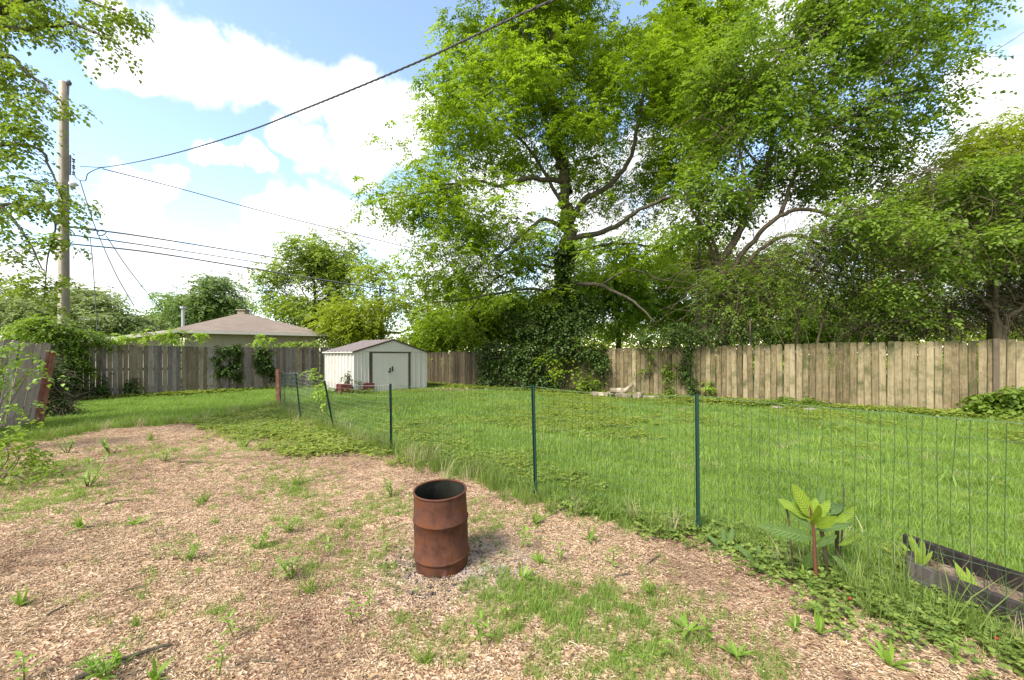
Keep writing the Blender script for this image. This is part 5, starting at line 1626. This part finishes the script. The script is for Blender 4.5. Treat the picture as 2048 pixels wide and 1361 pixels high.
# ------------------------------------------------------------------ utility pole and cables
def pole():
    Y = 14.6
    b = W(127.5, 700, Y); top = W(128, 165, Y)[2]
    root = thing('utility_pole', 'tall weathered wooden utility pole behind the fence corner', 'pole', (b[0], b[1], 0))
    P = [np.array((0, 0, z)) for z in np.linspace(-.2, top, 9)]
    link('shaft', MB().tube(P, np.linspace(.165, .125, 9), 14).mesh('shaft', M['pole_wood'], True), root)

    def at(px, py):
        w = W(px, py, Y - .02); return np.array((w[0] - b[0], 0, w[2]))
    link('pin_insulator', MB().tube([at(136, 190), at(137, 172)], .012, 6).tube([at(137, 170), at(137, 165), at(137, 160)], [.05, .075, .03], 10).mesh('pin_insulator', M['cable']), root)
    link('conduit', MB().tube([at(139.5, 310), at(139, 350)], .025, 8).mesh('conduit', M['cable']), root)
    link('bolt', MB().tube([at(125, 311) + (0, -.19, 0), at(125, 311) + (0, -.11, 0)], .03, 6).mesh('bolt', M['cable']), root)
    rk = MB().tube([at(137, 312), at(146, 318)], .012, 5).tube([at(146, 318), at(146.5, 348)], .014, 5)
    rack = link('insulator_rack', rk.mesh('insulator_rack', M['cable']), root)
    for y in (321, 334, 347):
        link('spool', MB().tube([at(146, y - 3), at(146, y - 1.5), at(146, y), at(146, y + 1.5), at(146, y + 3)], [.05, .04, .025, .04, .05], 8).mesh('spool', M['cable']), rack)
    # small yard lamp
    lamp = link('lamp_arm', MB().tube([at(138, 362), at(142, 366)], .03, 6).mesh('lamp_arm', M['grey_metal']), root)
    link('lamp_head', MB().tube([at(141, 364), at(143, 366), at(147, 370), at(145, 375), at(140, 377)], [.04, .11, .13, .09, .03], 10).mesh('lamp_head', M['white_glass'], True), lamp)

    def cable(name, label, pts, r, mat='cable', sag=0., n=22, twist=0, cat='cable'):
        pts = [np.asarray(p, float) for p in pts]
        if len(pts) == 2:
            t = np.linspace(0, 1, n)[:, None]
            P = pts[0] * (1 - t) + pts[1] * t; P[:, 2] -= (4 * sag * t * (1 - t))[:, 0]
        else:
            P = smooth_path(pts, 8)
        root = None
        mb = MB()
        if twist:
            m = twist; t = np.linspace(0, 1, m)
            Q = np.stack([np.interp(t, np.linspace(0, 1, len(P)), P[:, i]) for i in range(3)], -1)
            d = nrm(np.gradient(Q, axis=0)); s = nrm(np.cross(d, (0, 0, 1))); u_ = np.cross(s, d)
            ph = np.arange(m) * 1.05
            for k in range(3):
                a = ph + k * 2.094
                mb.tube(Q + r * .9 * (np.cos(a)[:, None] * s + np.sin(a)[:, None] * u_), r * .62, 5, False)
        else:
            mb.tube(P, r, 6)
        o = P[0].copy()
        me = mb.mesh(name, M[mat], True)
        v = np.empty(len(me.vertices) * 3, np.float32); me.vertices.foreach_get('co', v)
        v = v.reshape(-1, 3) - o.astype(np.float32); me.vertices.foreach_set('co', v.ravel()); me.update()
        return link(name, me, None, tuple(o), label=label, cat=cat)
    yp = 14.45
    end = W(1107, 0, 4.0)
    end2 = end + (end - W(600, 222, 6.48)) * 1.2
    cable('service_cable', 'thick twisted black service cable running from the pole overhead', [W(160, 333, yp), W(215, 334, 13.2), W(330, 312, 10.4), W(480, 268, 7.9), W(600, 222, 6.5), W(830, 127, 5.0), end, end2], .0092, twist=300)
    cable('loose_lead', 'short looping lead joining the service cable to the pole insulators', [W(146, 334, yp), W(152, 356, yp), W(170, 362, yp - .1), W(176, 348, yp - .3), W(195, 338, yp - .6), W(215, 334, 13.3)], .014)
    cable('power_cable', 'thin grey cable sloping from the pole to the shade tree', [W(205, 338, 13.6), W(350, 375, 15.5), W(560, 432, 17.5), W(820, 496, 20)], .018, 'cable_grey')
    cable('power_cable', 'pair of grey cables at splice height crossing behind the maple', [W(140, 455, yp), W(165, 457, 15), W(330, 480, 20), W(570, 519, 30)], .032, 'cable_grey')
    cable('power_cable', 'thin grey cable just below the splice canister cable', [W(140, 470, yp), W(200, 478, 16), W(350, 500, 21), W(560, 532, 30)], .026, 'cable_grey')
    cable('phone_cable', 'thick dark cable crossing below the others to the big tree', [W(140, 488, yp), W(300, 505, 15.6), W(520, 540, 17), W(790, 583, 18.4)], .026)
    cable('guy_wire', 'dark guy wire running down from the pole through the coiled loop', [W(160, 362, yp), W(185, 440, yp), W(205, 490, yp), W(235, 555, 14.2), W(268, 612, 14)], .015)
    cable('guy_wire', 'thin dark wire dropping from the pole down the grey fence', [W(180, 474, yp), W(185, 520, 14.3), W(192, 620, 14), W(196, 690, 13.75), W(205, 735, 13.55), W(230, 797, 13.45)], .012)
    cable('power_cable', 'faint thin wire slanting from the coiled loop to the house', [W(212, 472, yp), W(262, 545, 17), W(330, 630, 21)], .014, 'cable_grey')
    cable('splice_canister', 'dark splice canister hung on the cable beside the pole', [W(168, 457, 14.5), W(171, 457.5, 14.45), W(186, 459.5, 14.4), W(190, 460, 14.4)], np.array([.045] * 25), cat='splice case')
    c = W(203, 466, 14.4); t = np.linspace(0, 2 * np.pi, 25)
    ring = [c + np.array((.15 * math.cos(a), .03 * math.sin(a), .105 * math.sin(a))) for a in t]
    mb = MB().tube(np.array(ring) - c, .02, 6, False)
    link('cable_loop', mb.mesh('cable_loop', M['cable'], True), None, tuple(c), label='black coiled cable loop hanging on the wires beside the pole', cat='cable loop')
    # distant pole and its wires
    Y2 = 48
    b2 = W(168, 700, Y2)
    r2 = thing('utility_pole', 'small pale distant utility pole among hazy trees', 'pole', (b2[0], b2[1], 0))
    link('shaft', MB().tube([(0, 0, -.2), (0, 0, W(168, 634, Y2)[2])], [.16, .1], 8).mesh('shaft', M['post_steel']), r2)
    link('cross_arm', MB().box((-.7, -.06, W(168, 640, Y2)[2]), (.7, .06, W(168, 640, Y2)[2] + .12)).mesh('cross_arm', M['post_steel']), r2)


pole()


# ------------------------------------------------------------------ small things on the ground
def lathe_log(mb, p, q, r, rg, sides=9):
    p, q = np.asarray(p, float), np.asarray(q, float)
    mb.tube([p, p + (q - p) * .33 + rg.normal(0, r * .07, 3), p + (q - p) * .66 + rg.normal(0, r * .07, 3), q], [r * rg.uniform(.92, 1.05) for _ in range(4)], sides)


def wood_pile():
    rg = np.random.default_rng(4)
    g, _ = on_right(1265, 800, 1.0)
    u = -RU
    spots = [(-.62, .1, .07, .45, .075, 5, 'pale split log lying flat at the fence end of the firewood heap'), (-.30, -.12, .07, .42, .08, -12, 'pale round log lying at the front of the firewood heap'), (.05, .08, .075, .40, .085, 15, 'thick log in the middle of the firewood heap'),
             (-.12, .02, .21, .42, .075, 28, 'log lying on top of the firewood heap'), (.10, .05, .24, .5, .05, -38, 'thin stick propped steeply on the firewood heap'), (.42, -.02, .09, .30, .10, 88, 'short log showing its cut end in the firewood heap'),
             (-.85, -.2, .06, .35, .065, -4, 'small log that rolled off the firewood heap'), (.75, -.1, .05, .40, .05, 10, 'thin branch piece beside the firewood heap')]
    for a, b, z, L, r, ang, lab in spots:
        c = np.array((*(g + u * a * 1.2 + np.array((u[1], -u[0])) * b * 1.2), z * 1.2 + .03))
        ca, sa = math.cos(R(ang)), math.sin(R(ang))
        if 'steeply' in lab:
            d = np.array((u[0] * ca, u[1] * ca, -sa))
        else:
            d = np.array((u[0] * ca - u[1] * sa, u[0] * sa + u[1] * ca, 0))
        mb = MB(); lathe_log(mb, -d * L * .62, d * L * .62, r * 1.2, rg)
        link('firewood_log', mb.mesh('firewood_log', M['log']), None, tuple(c), label=lab, cat='log', group='firewood heap by the tan fence')
    # litter blown over the chips
    rgl = np.random.default_rng(66); n = 700
    x, y = rgl.uniform(-6, 3, n * 3), 1.2 + 7 * rgl.uniform(0, 1, n * 3) ** 1.6
    k = poly_sd(x, y, MULCH) < -.1
    x, y = x[k][:n], y[k][:n]; n = len(x)
    P = np.stack([x, y, gz(x, y) + rgl.uniform(.008, .02, n)], -1)
    L = rgl.uniform(.018, .05, n)
    V, Ft = leaf_arrays(P, rgl.normal(0, 1, (n, 3)) * (1, 1, .25), rgl.normal(0, .45, (n, 3)) + (0, 0, 1), L, L * .6)
    link('leaf_litter', mesh('leaf_litter', V, Ft, M['old_leaf']), None, label='small dry brown leaves strewn over the wood chips', cat='leaves', kind='stuff')
    # two field stones
    for px, py, s, lab in ((1556, 821, .13, 'pale stone beside the creeper mound'), (1622, 826, .14, 'grey stone in front of the creeper mound')):
        p = G(px, py)
        rgs = np.random.default_rng(px)
        n, m = 10, 6
        V = []
        for i in range(m + 1):
            th = math.pi * i / m
            for j in range(n):
                f = 2 * math.pi * j / n; k = s * (1 + .22 * rgs.normal() * math.sin(th))
                V.append((k * math.sin(th) * math.cos(f) * 1.3, k * math.sin(th) * math.sin(f), k * math.cos(th) * .6 + s * .35))
        Fq = [(i * n + j, i * n + (j + 1) % n, (i + 1) * n + (j + 1) % n, (i + 1) * n + j) for i in range(m) for j in range(n)]
        link('stone', mesh('stone', np.array(V), [Fq], M['stone']), None, (p[0], p[1], gz1(*p)), label=lab, cat='stone')
    # dead leaves along the tan fence and by the shed
    P, Dd, N = [], [], []
    rg = np.random.default_rng(12)
    for px0, px1, off, n in ((1400, 1560, .35, 1500), (1580, 1960, .25, 700), (1235, 1400, .6, 600)):
        for _ in range(n):
            p, _z = on_right(rg.uniform(px0, px1), 800, abs(rg.normal(0, off)) + .05)
            P.append((p[0], p[1], gz1(*p) + rg.uniform(.0, .07)))
    for _ in range(420):
        p = G(905, 785) + rg.normal(0, .3, 2) * (1.6, .6); P.append((p[0], p[1], gz1(*p) + rg.uniform(.02, .12)))
    P = np.array(P); n = len(P)
    D_ = nrm(rg.normal(0, 1, (n, 3)) * (1, 1, .3)); N_ = rg.normal(0, .5, (n, 3)) + (0, 0, 1)
    L = rg.uniform(.05, .11, n)
    V, Ft = leaf_arrays(P, D_, N_, L, L * .6)
    link('dead_leaves', mesh('dead_leaves', V, Ft, M['old_leaf']), None, label='brown dead leaves drifted along the foot of the tan fence', cat='leaves', kind='stuff')


wood_pile()


def red_planter():
    g = G(713, 789) + np.array((0, -.05))
    root = thing('block_planter', 'red block planter box in front of the shed', 'planter', (g[0], g[1], 0), (0, 0, R(40)))
    k = 0
    for row in range(2):
        for i in range(3):
            x = -.62 + i * .42 + (.0 if row == 0 else .02)
            if row == 1 and i == 1:
                continue
            mb = MB()
            z0 = .0 + row * .21
            pr = [(-.19, 0), (.19, 0), (.2, .03), (.2, .17), (.17, .2), (-.17, .2), (-.2, .17), (-.2, .03)]
            mb.prism([(x + .2 + a, -.16, z0 + b) for a, b in pr], (0, .3, 0))
            link('block', mb.mesh('block', M['red_block']), root)
    link('back_block', MB().box((-.62, .16, 0), (.62, .32, .4)).mesh('back_block', M['red_block']), root)
    b = np.array((g[0] - .25, g[1] + .05))
    B = [(np.array((b[0] - .05, b[1], .55)), np.array((.12, .1, .15)), 1.), (np.array((b[0], b[1], .85)), np.array((.05, .05, .2)), .6), (np.array((b[0] + .25, b[1], .45)), np.array((.12, .1, .1)), 1.)]
    ivy('small_shrub', 'spindly dark shrub growing up from the red block planter', B, 34, M['leaf_ivy'], .06, 141, 'shrub', 4, .14, tuple(b))
    B = [(np.array((g[0] + dx, g[1] - .35 + dy, .12)), np.array((.3, .15, .12)), 1.) for dx, dy in ((-.8, .15), (-.4, 0), (.2, .05), (.5, .2))]
    ivy('ground_weed', 'leafy green weeds crowding the foot of the red planter', B, 50, M['leaf_vine'], .06, 142, 'weed', 4, .12, (g[0] - .3, g[1] - .35))
    # yellowish vine on the second leaning post
    b = WIRE[4] + np.array((-.15, .25))
    B = [(W(625, 748, b[1]), np.array((.1, .08, .12)), 1.), (W(635, 765, b[1]), np.array((.1, .08, .1)), 1.), (W(645, 782, b[1]), np.array((.06, .06, .12)), 1.), (W(650, 800, b[1]), np.array((.06, .06, .12)), 1.)]
    ivy('vine', 'yellowing vine climbing the leaning green fence post', B, 16, M['leaf_yellow'], .055, 143, 'vine', 3, .09, tuple(b), 3)


red_planter()


def weed_mesh(seed, kind):
    rg = np.random.default_rng(seed)
    mb = MB()
    if kind == 'rosette':
        n = rg.integers(7, 12)
        for i in range(n):
            a = i * 2.4 + rg.uniform(-.3, .3); el = rg.uniform(.35, 1.15)
            d = np.array((math.cos(a) * math.cos(el), math.sin(a) * math.cos(el), math.sin(el)))
            V, Fq = blade((0, 0, .0), d, (0, 0, 1.) if el < 1 else (math.cos(a), math.sin(a), .3), rg.uniform(.07, .14), rg.uniform(.022, .038), rg.uniform(.2, .8))
            mb.add(V, [Fq])
    elif kind == 'stalk':
        h = rg.uniform(.10, .17)
        mb.tube([(0, 0, -.01), (rg.normal(0, .01), rg.normal(0, .01), h * .6), (rg.normal(0, .015), rg.normal(0, .015), h)], [.004, .0035, .002], 4)
        for i in range(9):
            t = .25 + .75 * i / 8; a = i * 2.4; el = rg.uniform(.25, .9)
            d = np.array((math.cos(a) * math.cos(el), math.sin(a) * math.cos(el), math.sin(el)))
            V, Fq = blade((0, 0, h * t), d, (0, 0, 1.), rg.uniform(.05, .085) * (1.2 - .4 * t), rg.uniform(.018, .03), rg.uniform(.3, .9))
            mb.add(V, [Fq])
    elif kind == 'bushy':
        for s in range(5):
            a0 = rg.uniform(0, 6.28); p = np.array((.03 * math.cos(a0), .03 * math.sin(a0), 0)); tip = p * 2.2 + (0, 0, rg.uniform(.06, .13))
            mb.tube([p * .3, tip], [.003, .002], 4)
            for i in range(9):
                a = i * 2.4; el = rg.uniform(.1, 1.)
                d = np.array((math.cos(a) * math.cos(el), math.sin(a) * math.cos(el), math.sin(el)))
                V, Fq = blade(p * .3 + (tip - p * .3) * (.2 + .1 * i), d, (0, 0, 1.), rg.uniform(.03, .055), rg.uniform(.012, .02), .5, 3)
                mb.add(V, [Fq])
    else:
        for i in range(40):
            a = rg.uniform(0, 6.28); el = rg.uniform(.7, 1.45)
            d = np.array((math.cos(a) * math.cos(el), math.sin(a) * math.cos(el), math.sin(el)))
            V, Fq = blade((rg.normal(0, .02), rg.normal(0, .02), 0), d, (math.cos(a + 1.), math.sin(a + 1), .2), rg.uniform(.08, .2), .006, rg.uniform(.3, 1.2), 3, 'grass')
            mb.add(V, [Fq])
    return mb.mesh('weed', M['leaf_weed'] if kind != 'grass' else M['grass'], True)


def weeds():
    K = {'rosette': [weed_mesh(i, 'rosette') for i in range(5)], 'stalk': [weed_mesh(20 + i, 'stalk') for i in range(4)], 'bushy': [weed_mesh(40 + i, 'bushy') for i in range(4)], 'grass': [weed_mesh(60 + i, 'grass') for i in range(4)]}
    LAB = {'rosette': ('leafy_weed', 'broad leaved green weed rosette sprouting from the wood chips', 'rosette weeds on the chips'),
           'stalk': ('stalk_weed', 'upright stalked green weed standing in the wood chips', 'stalked weeds on the chips'),
           'bushy': ('bushy_weed', 'small bushy fine leaved weed growing in the wood chips', 'bushy weeds on the chips'),
           'grass': ('grass_tuft', 'lone green grass tuft rising from the wood chips', 'grass tufts on the chips')}
    spots = [(160, 1058, 'rosette', 1.2, 'upright green weed rosette out on the pale open chips'), (268, 1046, 'rosette', 1.3, 'two winged broad leaf rosette on the open chips near the short bent twig'), (370, 1118, 'bushy', 1.3, 'bushy weed at the end of the thin grass streak'), (515, 1090, 'bushy', 1.2, 'bushy weed in the middle of the thin grass streak'),
             (575, 1060, 'bushy', 1.2, 'bushy weed at the barrel end of the thin grass streak'), (585, 1152, 'bushy', 1.5, 'large round bushy weed on the chips between streak and barrel'), (708, 1248, 'stalk', .9, 'dark stalked weed on bare chips in front of the barrel'), (770, 1102, 'stalk', 1., 'stalked weed right beside the rusty barrel'), (785, 995, 'bushy', 1.5, 'bright bushy weed just behind the rusty barrel'),
             (662, 1108, 'stalk', .9, 'small stalked weed between the thin grass streak and the barrel'), (40, 1208, 'rosette', 1., 'weed rosette beside the curved bark strip'), (48, 1352, 'stalk', 1.1, 'stalked weed at the thick end of the long fallen branch'), (215, 1345, 'bushy', 1.3, 'bushy weed growing against the long fallen branch'), (235, 1325, 'rosette', .9, 'leafy rosette growing over the long fallen branch'),
             (312, 1352, 'rosette', .9, 'low rosette just beyond the long fallen branch'), (437, 1345, 'stalk', .9, 'stalked weed near the thin twig on the chips'), (468, 1268, 'stalk', .85, 'lone stalked weed past the tip of the long fallen branch'), (222, 905, 'bushy', 2.2, 'bushy weed on the chips before the grey fence lawn'), (175, 972, 'bushy', 2.4, 'wide bushy weed beside the low green shrub'),
             (405, 1003, 'grass', 1., 'grass tuft alone on the open chips beyond the rosettes'), (485, 895, 'grass', 1.6, 'bright grass tuft at the edge of the clover'), (590, 968, 'grass', 1.2, 'grass tuft beside the small stick behind the barrel'), (1045, 1100, 'stalk', 1.1, 'stalked weed on the ash beside the barrel'), (1080, 1130, 'rosette', 1., 'rosette between two stalked weeds by the ash'),
             (1122, 1128, 'stalk', 1.1, 'stalked weed beyond the ash toward the wire fence'), (1047, 1162, 'rosette', 1., 'rosette at the tip of the foreground grass patch'), (1070, 1050, 'rosette', 1.2, 'rosette below the second green post'), (1225, 1142, 'stalk', 1.2, 'stalked weed beside the short brown stick'),
             (1375, 1268, 'rosette', 1.1, 'large rosette on chips between grass patch and strawberry leaves'), (1420, 1292, 'stalk', .9, 'small stalked weed next to the large rosette'), (1472, 1318, 'rosette', .9, 'small rosette on the chips below the strawberry leaves'), (1325, 1322, 'stalk', .8, 'stalked weed in the foreground grass patch'),
             (1605, 1165, 'rosette', .9, 'rosette beside the foot of the big leaved plant'), (1640, 1278, 'rosette', 1.1, 'pale rosette rising from the strawberry leaves'), (1590, 1268, 'rosette', .8, 'narrow rosette beside the pale one in the strawberry leaves'), (1010, 1240, 'stalk', .9, 'stalked weed at the near end of the grass patch before the barrel'), (965, 1290, 'stalk', 1., None),
             (740, 1210, 'stalk', .8, None), (622, 1180, 'grass', .9, None), (430, 1045, 'grass', .6, None), (270, 1240, 'grass', .5, None), (135, 905, 'bushy', 2., 'bushy weed by the grey bramble tangle'), (300, 880, 'grass', 1.2, None), (680, 1050, 'grass', .7, None), (1300, 1200, 'bushy', 1., 'small bushy weed on the chips near the thin grey stick'),
             (1180, 1080, 'rosette', 1.2, 'rosette under the wire between two green posts'), (1910, 1340, 'stalk', 1., 'stalked weed among the strawberry leaves before the raised bed'), (1780, 1340, 'rosette', 1.1, 'rosette at the chip edge of the strawberry leaves'), (850, 1320, 'grass', .8, None), (560, 870, 'rosette', 1.8, 'rosette in the yellow green clover'), (330, 925, 'bushy', 1.3, 'bushy weed among the far reddish chips')]
    rg = random.Random(17)
    for px, py, k, s, own in spots:
        g = G(px, py)
        nm, lab, gp = LAB[k]
        o = link(nm, rg.choice(K[k]), None, (g[0], g[1], gz1(*g) - .004), (rg.gauss(0, .08), rg.gauss(0, .08), rg.uniform(0, 6.28)), own or lab, 'weed', gp)
        o.scale = (s,) * 3


weeds()


def sticks():
    rg = np.random.default_rng(6)
    S = [((150, 1352), (345, 1282), .012, 'long grey fallen branch lying on the wood chips'), ((210, 1008), (260, 1000), .008, 'short dark stick on the chips near the low shrub'), ((360, 928), (405, 930), .014, 'dark stick lying among the far wood chips'),
         ((610, 992), (635, 987), .008, 'small stick on the chips left of the barrel by the grass tuft'), ((310, 1060), (327, 1076), .006, 'short bent pale twig on the chips'), ((505, 1320), (560, 1322), .005, 'thin twig on the chips before the barrel'),
         ((1230, 1160), (1260, 1155), .008, 'short brown stick between weeds near the wire fence'), ((1290, 1140), (1320, 1115), .006, 'thin grey stick leaning toward the wire fence'), ((250, 1175), (292, 1170), .006, 'short twig lying among pale chips'), ((95, 1225), (135, 1205), .008, 'curved bark strip on the chips')]
    for (a, b), (c, d), r, lab in S:
        p, q = G(a, b), G(c, d)
        P = np.array([(*p, gz1(*p) + r * 1.1), *[(*(p + (q - p) * t + rg.normal(0, .02, 2) * np.linalg.norm(q - p)), 0) for t in (.3, .6, .85)], (*q, gz1(*q) + r)])
        for i in (1, 2, 3):
            P[i, 2] = gz1(P[i, 0], P[i, 1]) + r * 1.2 + .004
        mb = MB().tube(smooth_path(P, 3) - P[0], np.linspace(r, r * .5, 13), 6)
        link('fallen_stick', mb.mesh('fallen_stick', M['bark']), None, tuple(P[0]), label=lab, cat='stick')


sticks()


# ------------------------------------------------------------------ big leaved plant and raised bed
def big_plant():
    g = G(1634, 1172)
    root = thing('pokeweed', 'big leaved pale green plant with red stem beside the wire fence', 'plant', (g[0], g[1], 0))
    Y = g[1]

    def at(px, py, dy=0):
        w = W(px, py, Y + dy); return w - np.array((g[0], g[1], 0))
    st = [at(1634, 1174), at(1630, 1120), at(1627, 1060), at(1622, 1030), at(1618, 1010)]
    link('stem', MB().tube(smooth_path(st, 4), np.linspace(.013, .006, 17), 8).mesh('stem', M['stem_red'], True), root)
    for pts, r in (([at(1655, 1130, .1), at(1648, 1090, .1), at(1642, 1058, .1)], .013), ([at(1675, 1115, .14), at(1674, 1080, .14), at(1676, 1045, .14)], .012), ([at(1588, 1075, .1), at(1578, 1050, .1), at(1572, 1012, .1)], .006), ([at(1678, 1040, .15), at(1688, 1000, .15), at(1686, 970, .15)], .004)):
        pts[0][2] = -.01
        o = link('stem', MB().tube(smooth_path(pts, 4), r, 7).mesh('stem', M['bark_brown'], True), root); o['label'] = 'old cut brown stem'
    # (base px, tip px, depth shift of tip, width, bend, material)
    Lv = [((1622, 1035), (1588, 975), -.02, .12, .1, 'leaf_poke'), ((1622, 1032), (1632, 1000), .03, .085, .1, 'leaf_poke'), ((1626, 1040), (1660, 1005), .0, .085, .15, 'leaf_poke'), ((1622, 1040), (1560, 1005), .05, .09, .5, 'leaf_poke'), ((1626, 1050), (1668, 1050), -.16, .10, .5, 'leaf_poke'),
          ((1624, 1062), (1582, 1022), .02, .075, .3, 'leaf_dock'), ((1628, 1078), (1538, 1076), -.10, .10, .6, 'leaf_dock'), ((1630, 1060), (1706, 1056), -.03, .06, .3, 'leaf_dock'), ((1632, 1090), (1672, 1080), -.10, .065, .4, 'leaf_dock'), ((1626, 1036), (1656, 978), .10, .08, .3, 'leaf_dock'),
          ((1655, 1050), (1700, 1018), .10, .09, .6, 'leaf_dock'), ((1660, 1050), (1730, 1026), .06, .07, .5, 'leaf_poke'), ((1660, 1030), (1690, 1010), .2, .09, .5, 'leaf_dock'), ((1664, 1112), (1712, 1160), -.06, .10, .3, 'leaf_dock'), ((1632, 1100), (1612, 1140), .06, .10, .2, 'leaf_dock'), ((1676, 1092), (1735, 1076), .1, .04, .4, 'leaf_poke'), ((1626, 1044), (1640, 1020), -.12, .08, .2, 'leaf_poke')]
    for k, (a, b, dy, w, bend, mt) in enumerate(Lv):
        p, q = at(*a), at(*b, dy)
        d = q - p
        n = np.array((0.25 * math.sin(k * 3), -.9, .35)) if d[2] > 0 else np.array((0.1, -.45, .9))
        V, Fq = blade(p, d + np.array((0, 0, bend * .3 * np.linalg.norm(d))), n, np.linalg.norm(d) * 1.1, w * 1.22, bend * .7, 7, 'lance', .10)
        rg = np.random.default_rng(k)
        V = V.reshape(-1, 3, 3); ph = np.arange(V.shape[0]) * 2.1
        V[:, 0, 2] += .004 * np.sin(ph); V[:, 2, 2] += .004 * np.cos(ph)
        link('leaf', vein_coords(mesh('leaf', V.reshape(-1, 3), [Fq], M['poke_young' if mt == 'leaf_poke' else 'poke_old'], True), 7), root)
        if k == 0:
            pass
    # dock-like leaves in the fence line and beside the bed
    for nm, lab, px, py, spec, mt in (('dock_plant', 'broad leaved dock plant at the foot of the green post', 1450, 1105, [(.20, 80, .9), (.18, 140, .8), (.22, 40, 1.), (.16, 200, .5), (.18, 300, .6)], 'leaf_weed'),
                                      ('dock_plant', 'tall curled dock leaves in front of the raised bed', 1950, 1232, [(.30, 95, 1.25), (.27, 60, 1.2), (.22, 130, .9), (.20, 20, .7), (.17, 330, .6), (.2, 180, .6)], 'leaf_weed'),
                                      ('dock_plant', 'green plant growing inside the raised bed', 1905, 1135, [(.20, 95, 1.3), (.18, 150, 1.1), (.2, 30, 1.1), (.15, 200, .9), (.14, 320, .9), (.2, 80, 1.35)], 'leaf_weed'),
                                      ('dock_plant', 'drooping leaf weed between the green post and the big leaved plant', 1515, 1130, [(.2, 180, .9), (.18, 330, .7), (.16, 60, 1.)], 'leaf_dock')):
        g2 = G(px, py)
        if 'inside' in lab:
            g2 = np.array((2.62, 2.68))
        r2 = thing(nm, lab, 'weed', (g2[0], g2[1], .12 if 'inside' in lab else 0))
        for i, (L, a, el) in enumerate(spec):
            d = np.array((math.cos(R(a)) * math.cos(el), math.sin(R(a)) * math.cos(el) * .6 - .1, math.sin(el)))
            V, Fq = blade((0, 0, -.01), d, (0, -.8, .5), L, L * .34, .5, 6, 'lance', .1)
            link('leaf', vein_coords(mesh('leaf', V, [Fq], M['poke_old' if 'foot' in lab or 'drooping' in lab else 'poke_young'], True), 6), r2)


def raised_bed():
    A, B_ = np.array((2.47, 2.60)), np.array((2.78, 2.93))       # near and far corner of the left end
    u = np.array((.34, -.94)); Lb = 1.9
    root = thing('raised_bed', 'old blackened wooden raised bed with chips inside by the wire fence', 'planter', (A[0], A[1], 0))
    o = np.array((*A, 0))

    def board(p, q, h, t, name):
        d = (q - p) / np.linalg.norm(q - p); s = np.array((-d[1], d[0])) * t
        rg = np.random.default_rng(int(h * 1000) + int(abs(p[0]) * 77))
        n = 8; V = []
        for i in range(n + 1):
            c = p + (q - p) * i / n
            for off, z in ((0, -.03), (1, -.03), (1, h + rg.normal(0, .004)), (0, h + rg.normal(0, .004))):
                V.append((*(c + s * off), z))
        V = np.array(V) - o
        Fq = [(4 * i + k, 4 * i + (k + 1) % 4, 4 * i + 4 + (k + 1) % 4, 4 * i + 4 + k) for i in range(n) for k in range(4)] + [(3, 2, 1, 0), (4 * n, 4 * n + 1, 4 * n + 2, 4 * n + 3)]
        link(name, mesh(name, V, [Fq], M['bed_wood']), root)
    board(A, A + u * Lb, .185, .035, 'board')
    board(B_, B_ + u * Lb, .215, -.035, 'board')
    e = (B_ - A) / np.linalg.norm(B_ - A)
    board(A + e * .037 + u * .002, B_ - e * .037 + u * .002, .20, -.035, 'end_board')
    m = MB().prism([np.array((*(A + e * .04 + u * .05), .06)) - o, np.array((*(A + e * .04 + u * Lb), .06)) - o, np.array((*(B_ - e * .04 + u * Lb), .06)) - o, np.array((*(B_ - e * .04 + u * .05), .06)) - o], (0, 0, .05))
    link('fill', m.mesh('fill', M['bed_fill']), root)
    rg = np.random.default_rng(9)
    ch = MB()
    for _ in range(420):
        s, t = rg.uniform(.06, Lb - .05), rg.uniform(.06, .39)
        c = np.array((*(A + u * s + e * t), rg.uniform(.112, .128))) - o
        a = rg.uniform(0, 3.14); L, w = rg.uniform(.012, .035), rg.uniform(.005, .012)
        d, n = np.array((math.cos(a), math.sin(a), rg.normal(0, .2))) * L * .5, np.array((-math.sin(a), math.cos(a), rg.normal(0, .2))) * w * .5
        ch.prism([c - d - n, c + d - n, c + d + n, c - d + n], (0, 0, .003))
    k = link('chip_fill', ch.mesh('chip_fill', M['bed_fill']), root); k['kind'] = 'stuff'
    # dead bramble canes standing over the bed
    mb = MB()
    for _ in range(16):
        p = np.array((*(A + u * rg.uniform(.2, 1.2) + e * rg.uniform(.05, .45)), .1)); d = nrm(np.array((rg.normal(0, .5), rg.normal(0, .5), 1.)))
        P = [p]
        for s in range(6):
            d = nrm(d + rg.normal(0, .28, 3)); P.append(P[-1] + d * rg.uniform(.04, .09))
        mb.tube(np.array(P) - o, np.linspace(.0035, .0012, 7), 4)
    link('dead_cane', mb.mesh('dead_cane', M['twig']), None, (A[0], A[1], 0), label='dry brown bramble canes standing over the raised bed', cat='bramble')
    # wild strawberries
    for k, (px, py) in enumerate(((1970, 1278), (1993, 1318), (1700, 1235))):
        g = G(px, py)
        V, Fq, _ = tube([(0, 0, -.008), (0, 0, -.005), (0, 0, .002), (0, 0, .007), (0, 0, .009)], [.002, .007, .0095, .007, .002], 8)
        link('wild_strawberry', mesh('wild_strawberry', V, [Fq], M['berry'], True), None, (g[0], g[1], gz1(*g) + .075), label='tiny red wild strawberry among the dark green leaves', cat='berry', group='wild strawberries')


big_plant()
raised_bed()
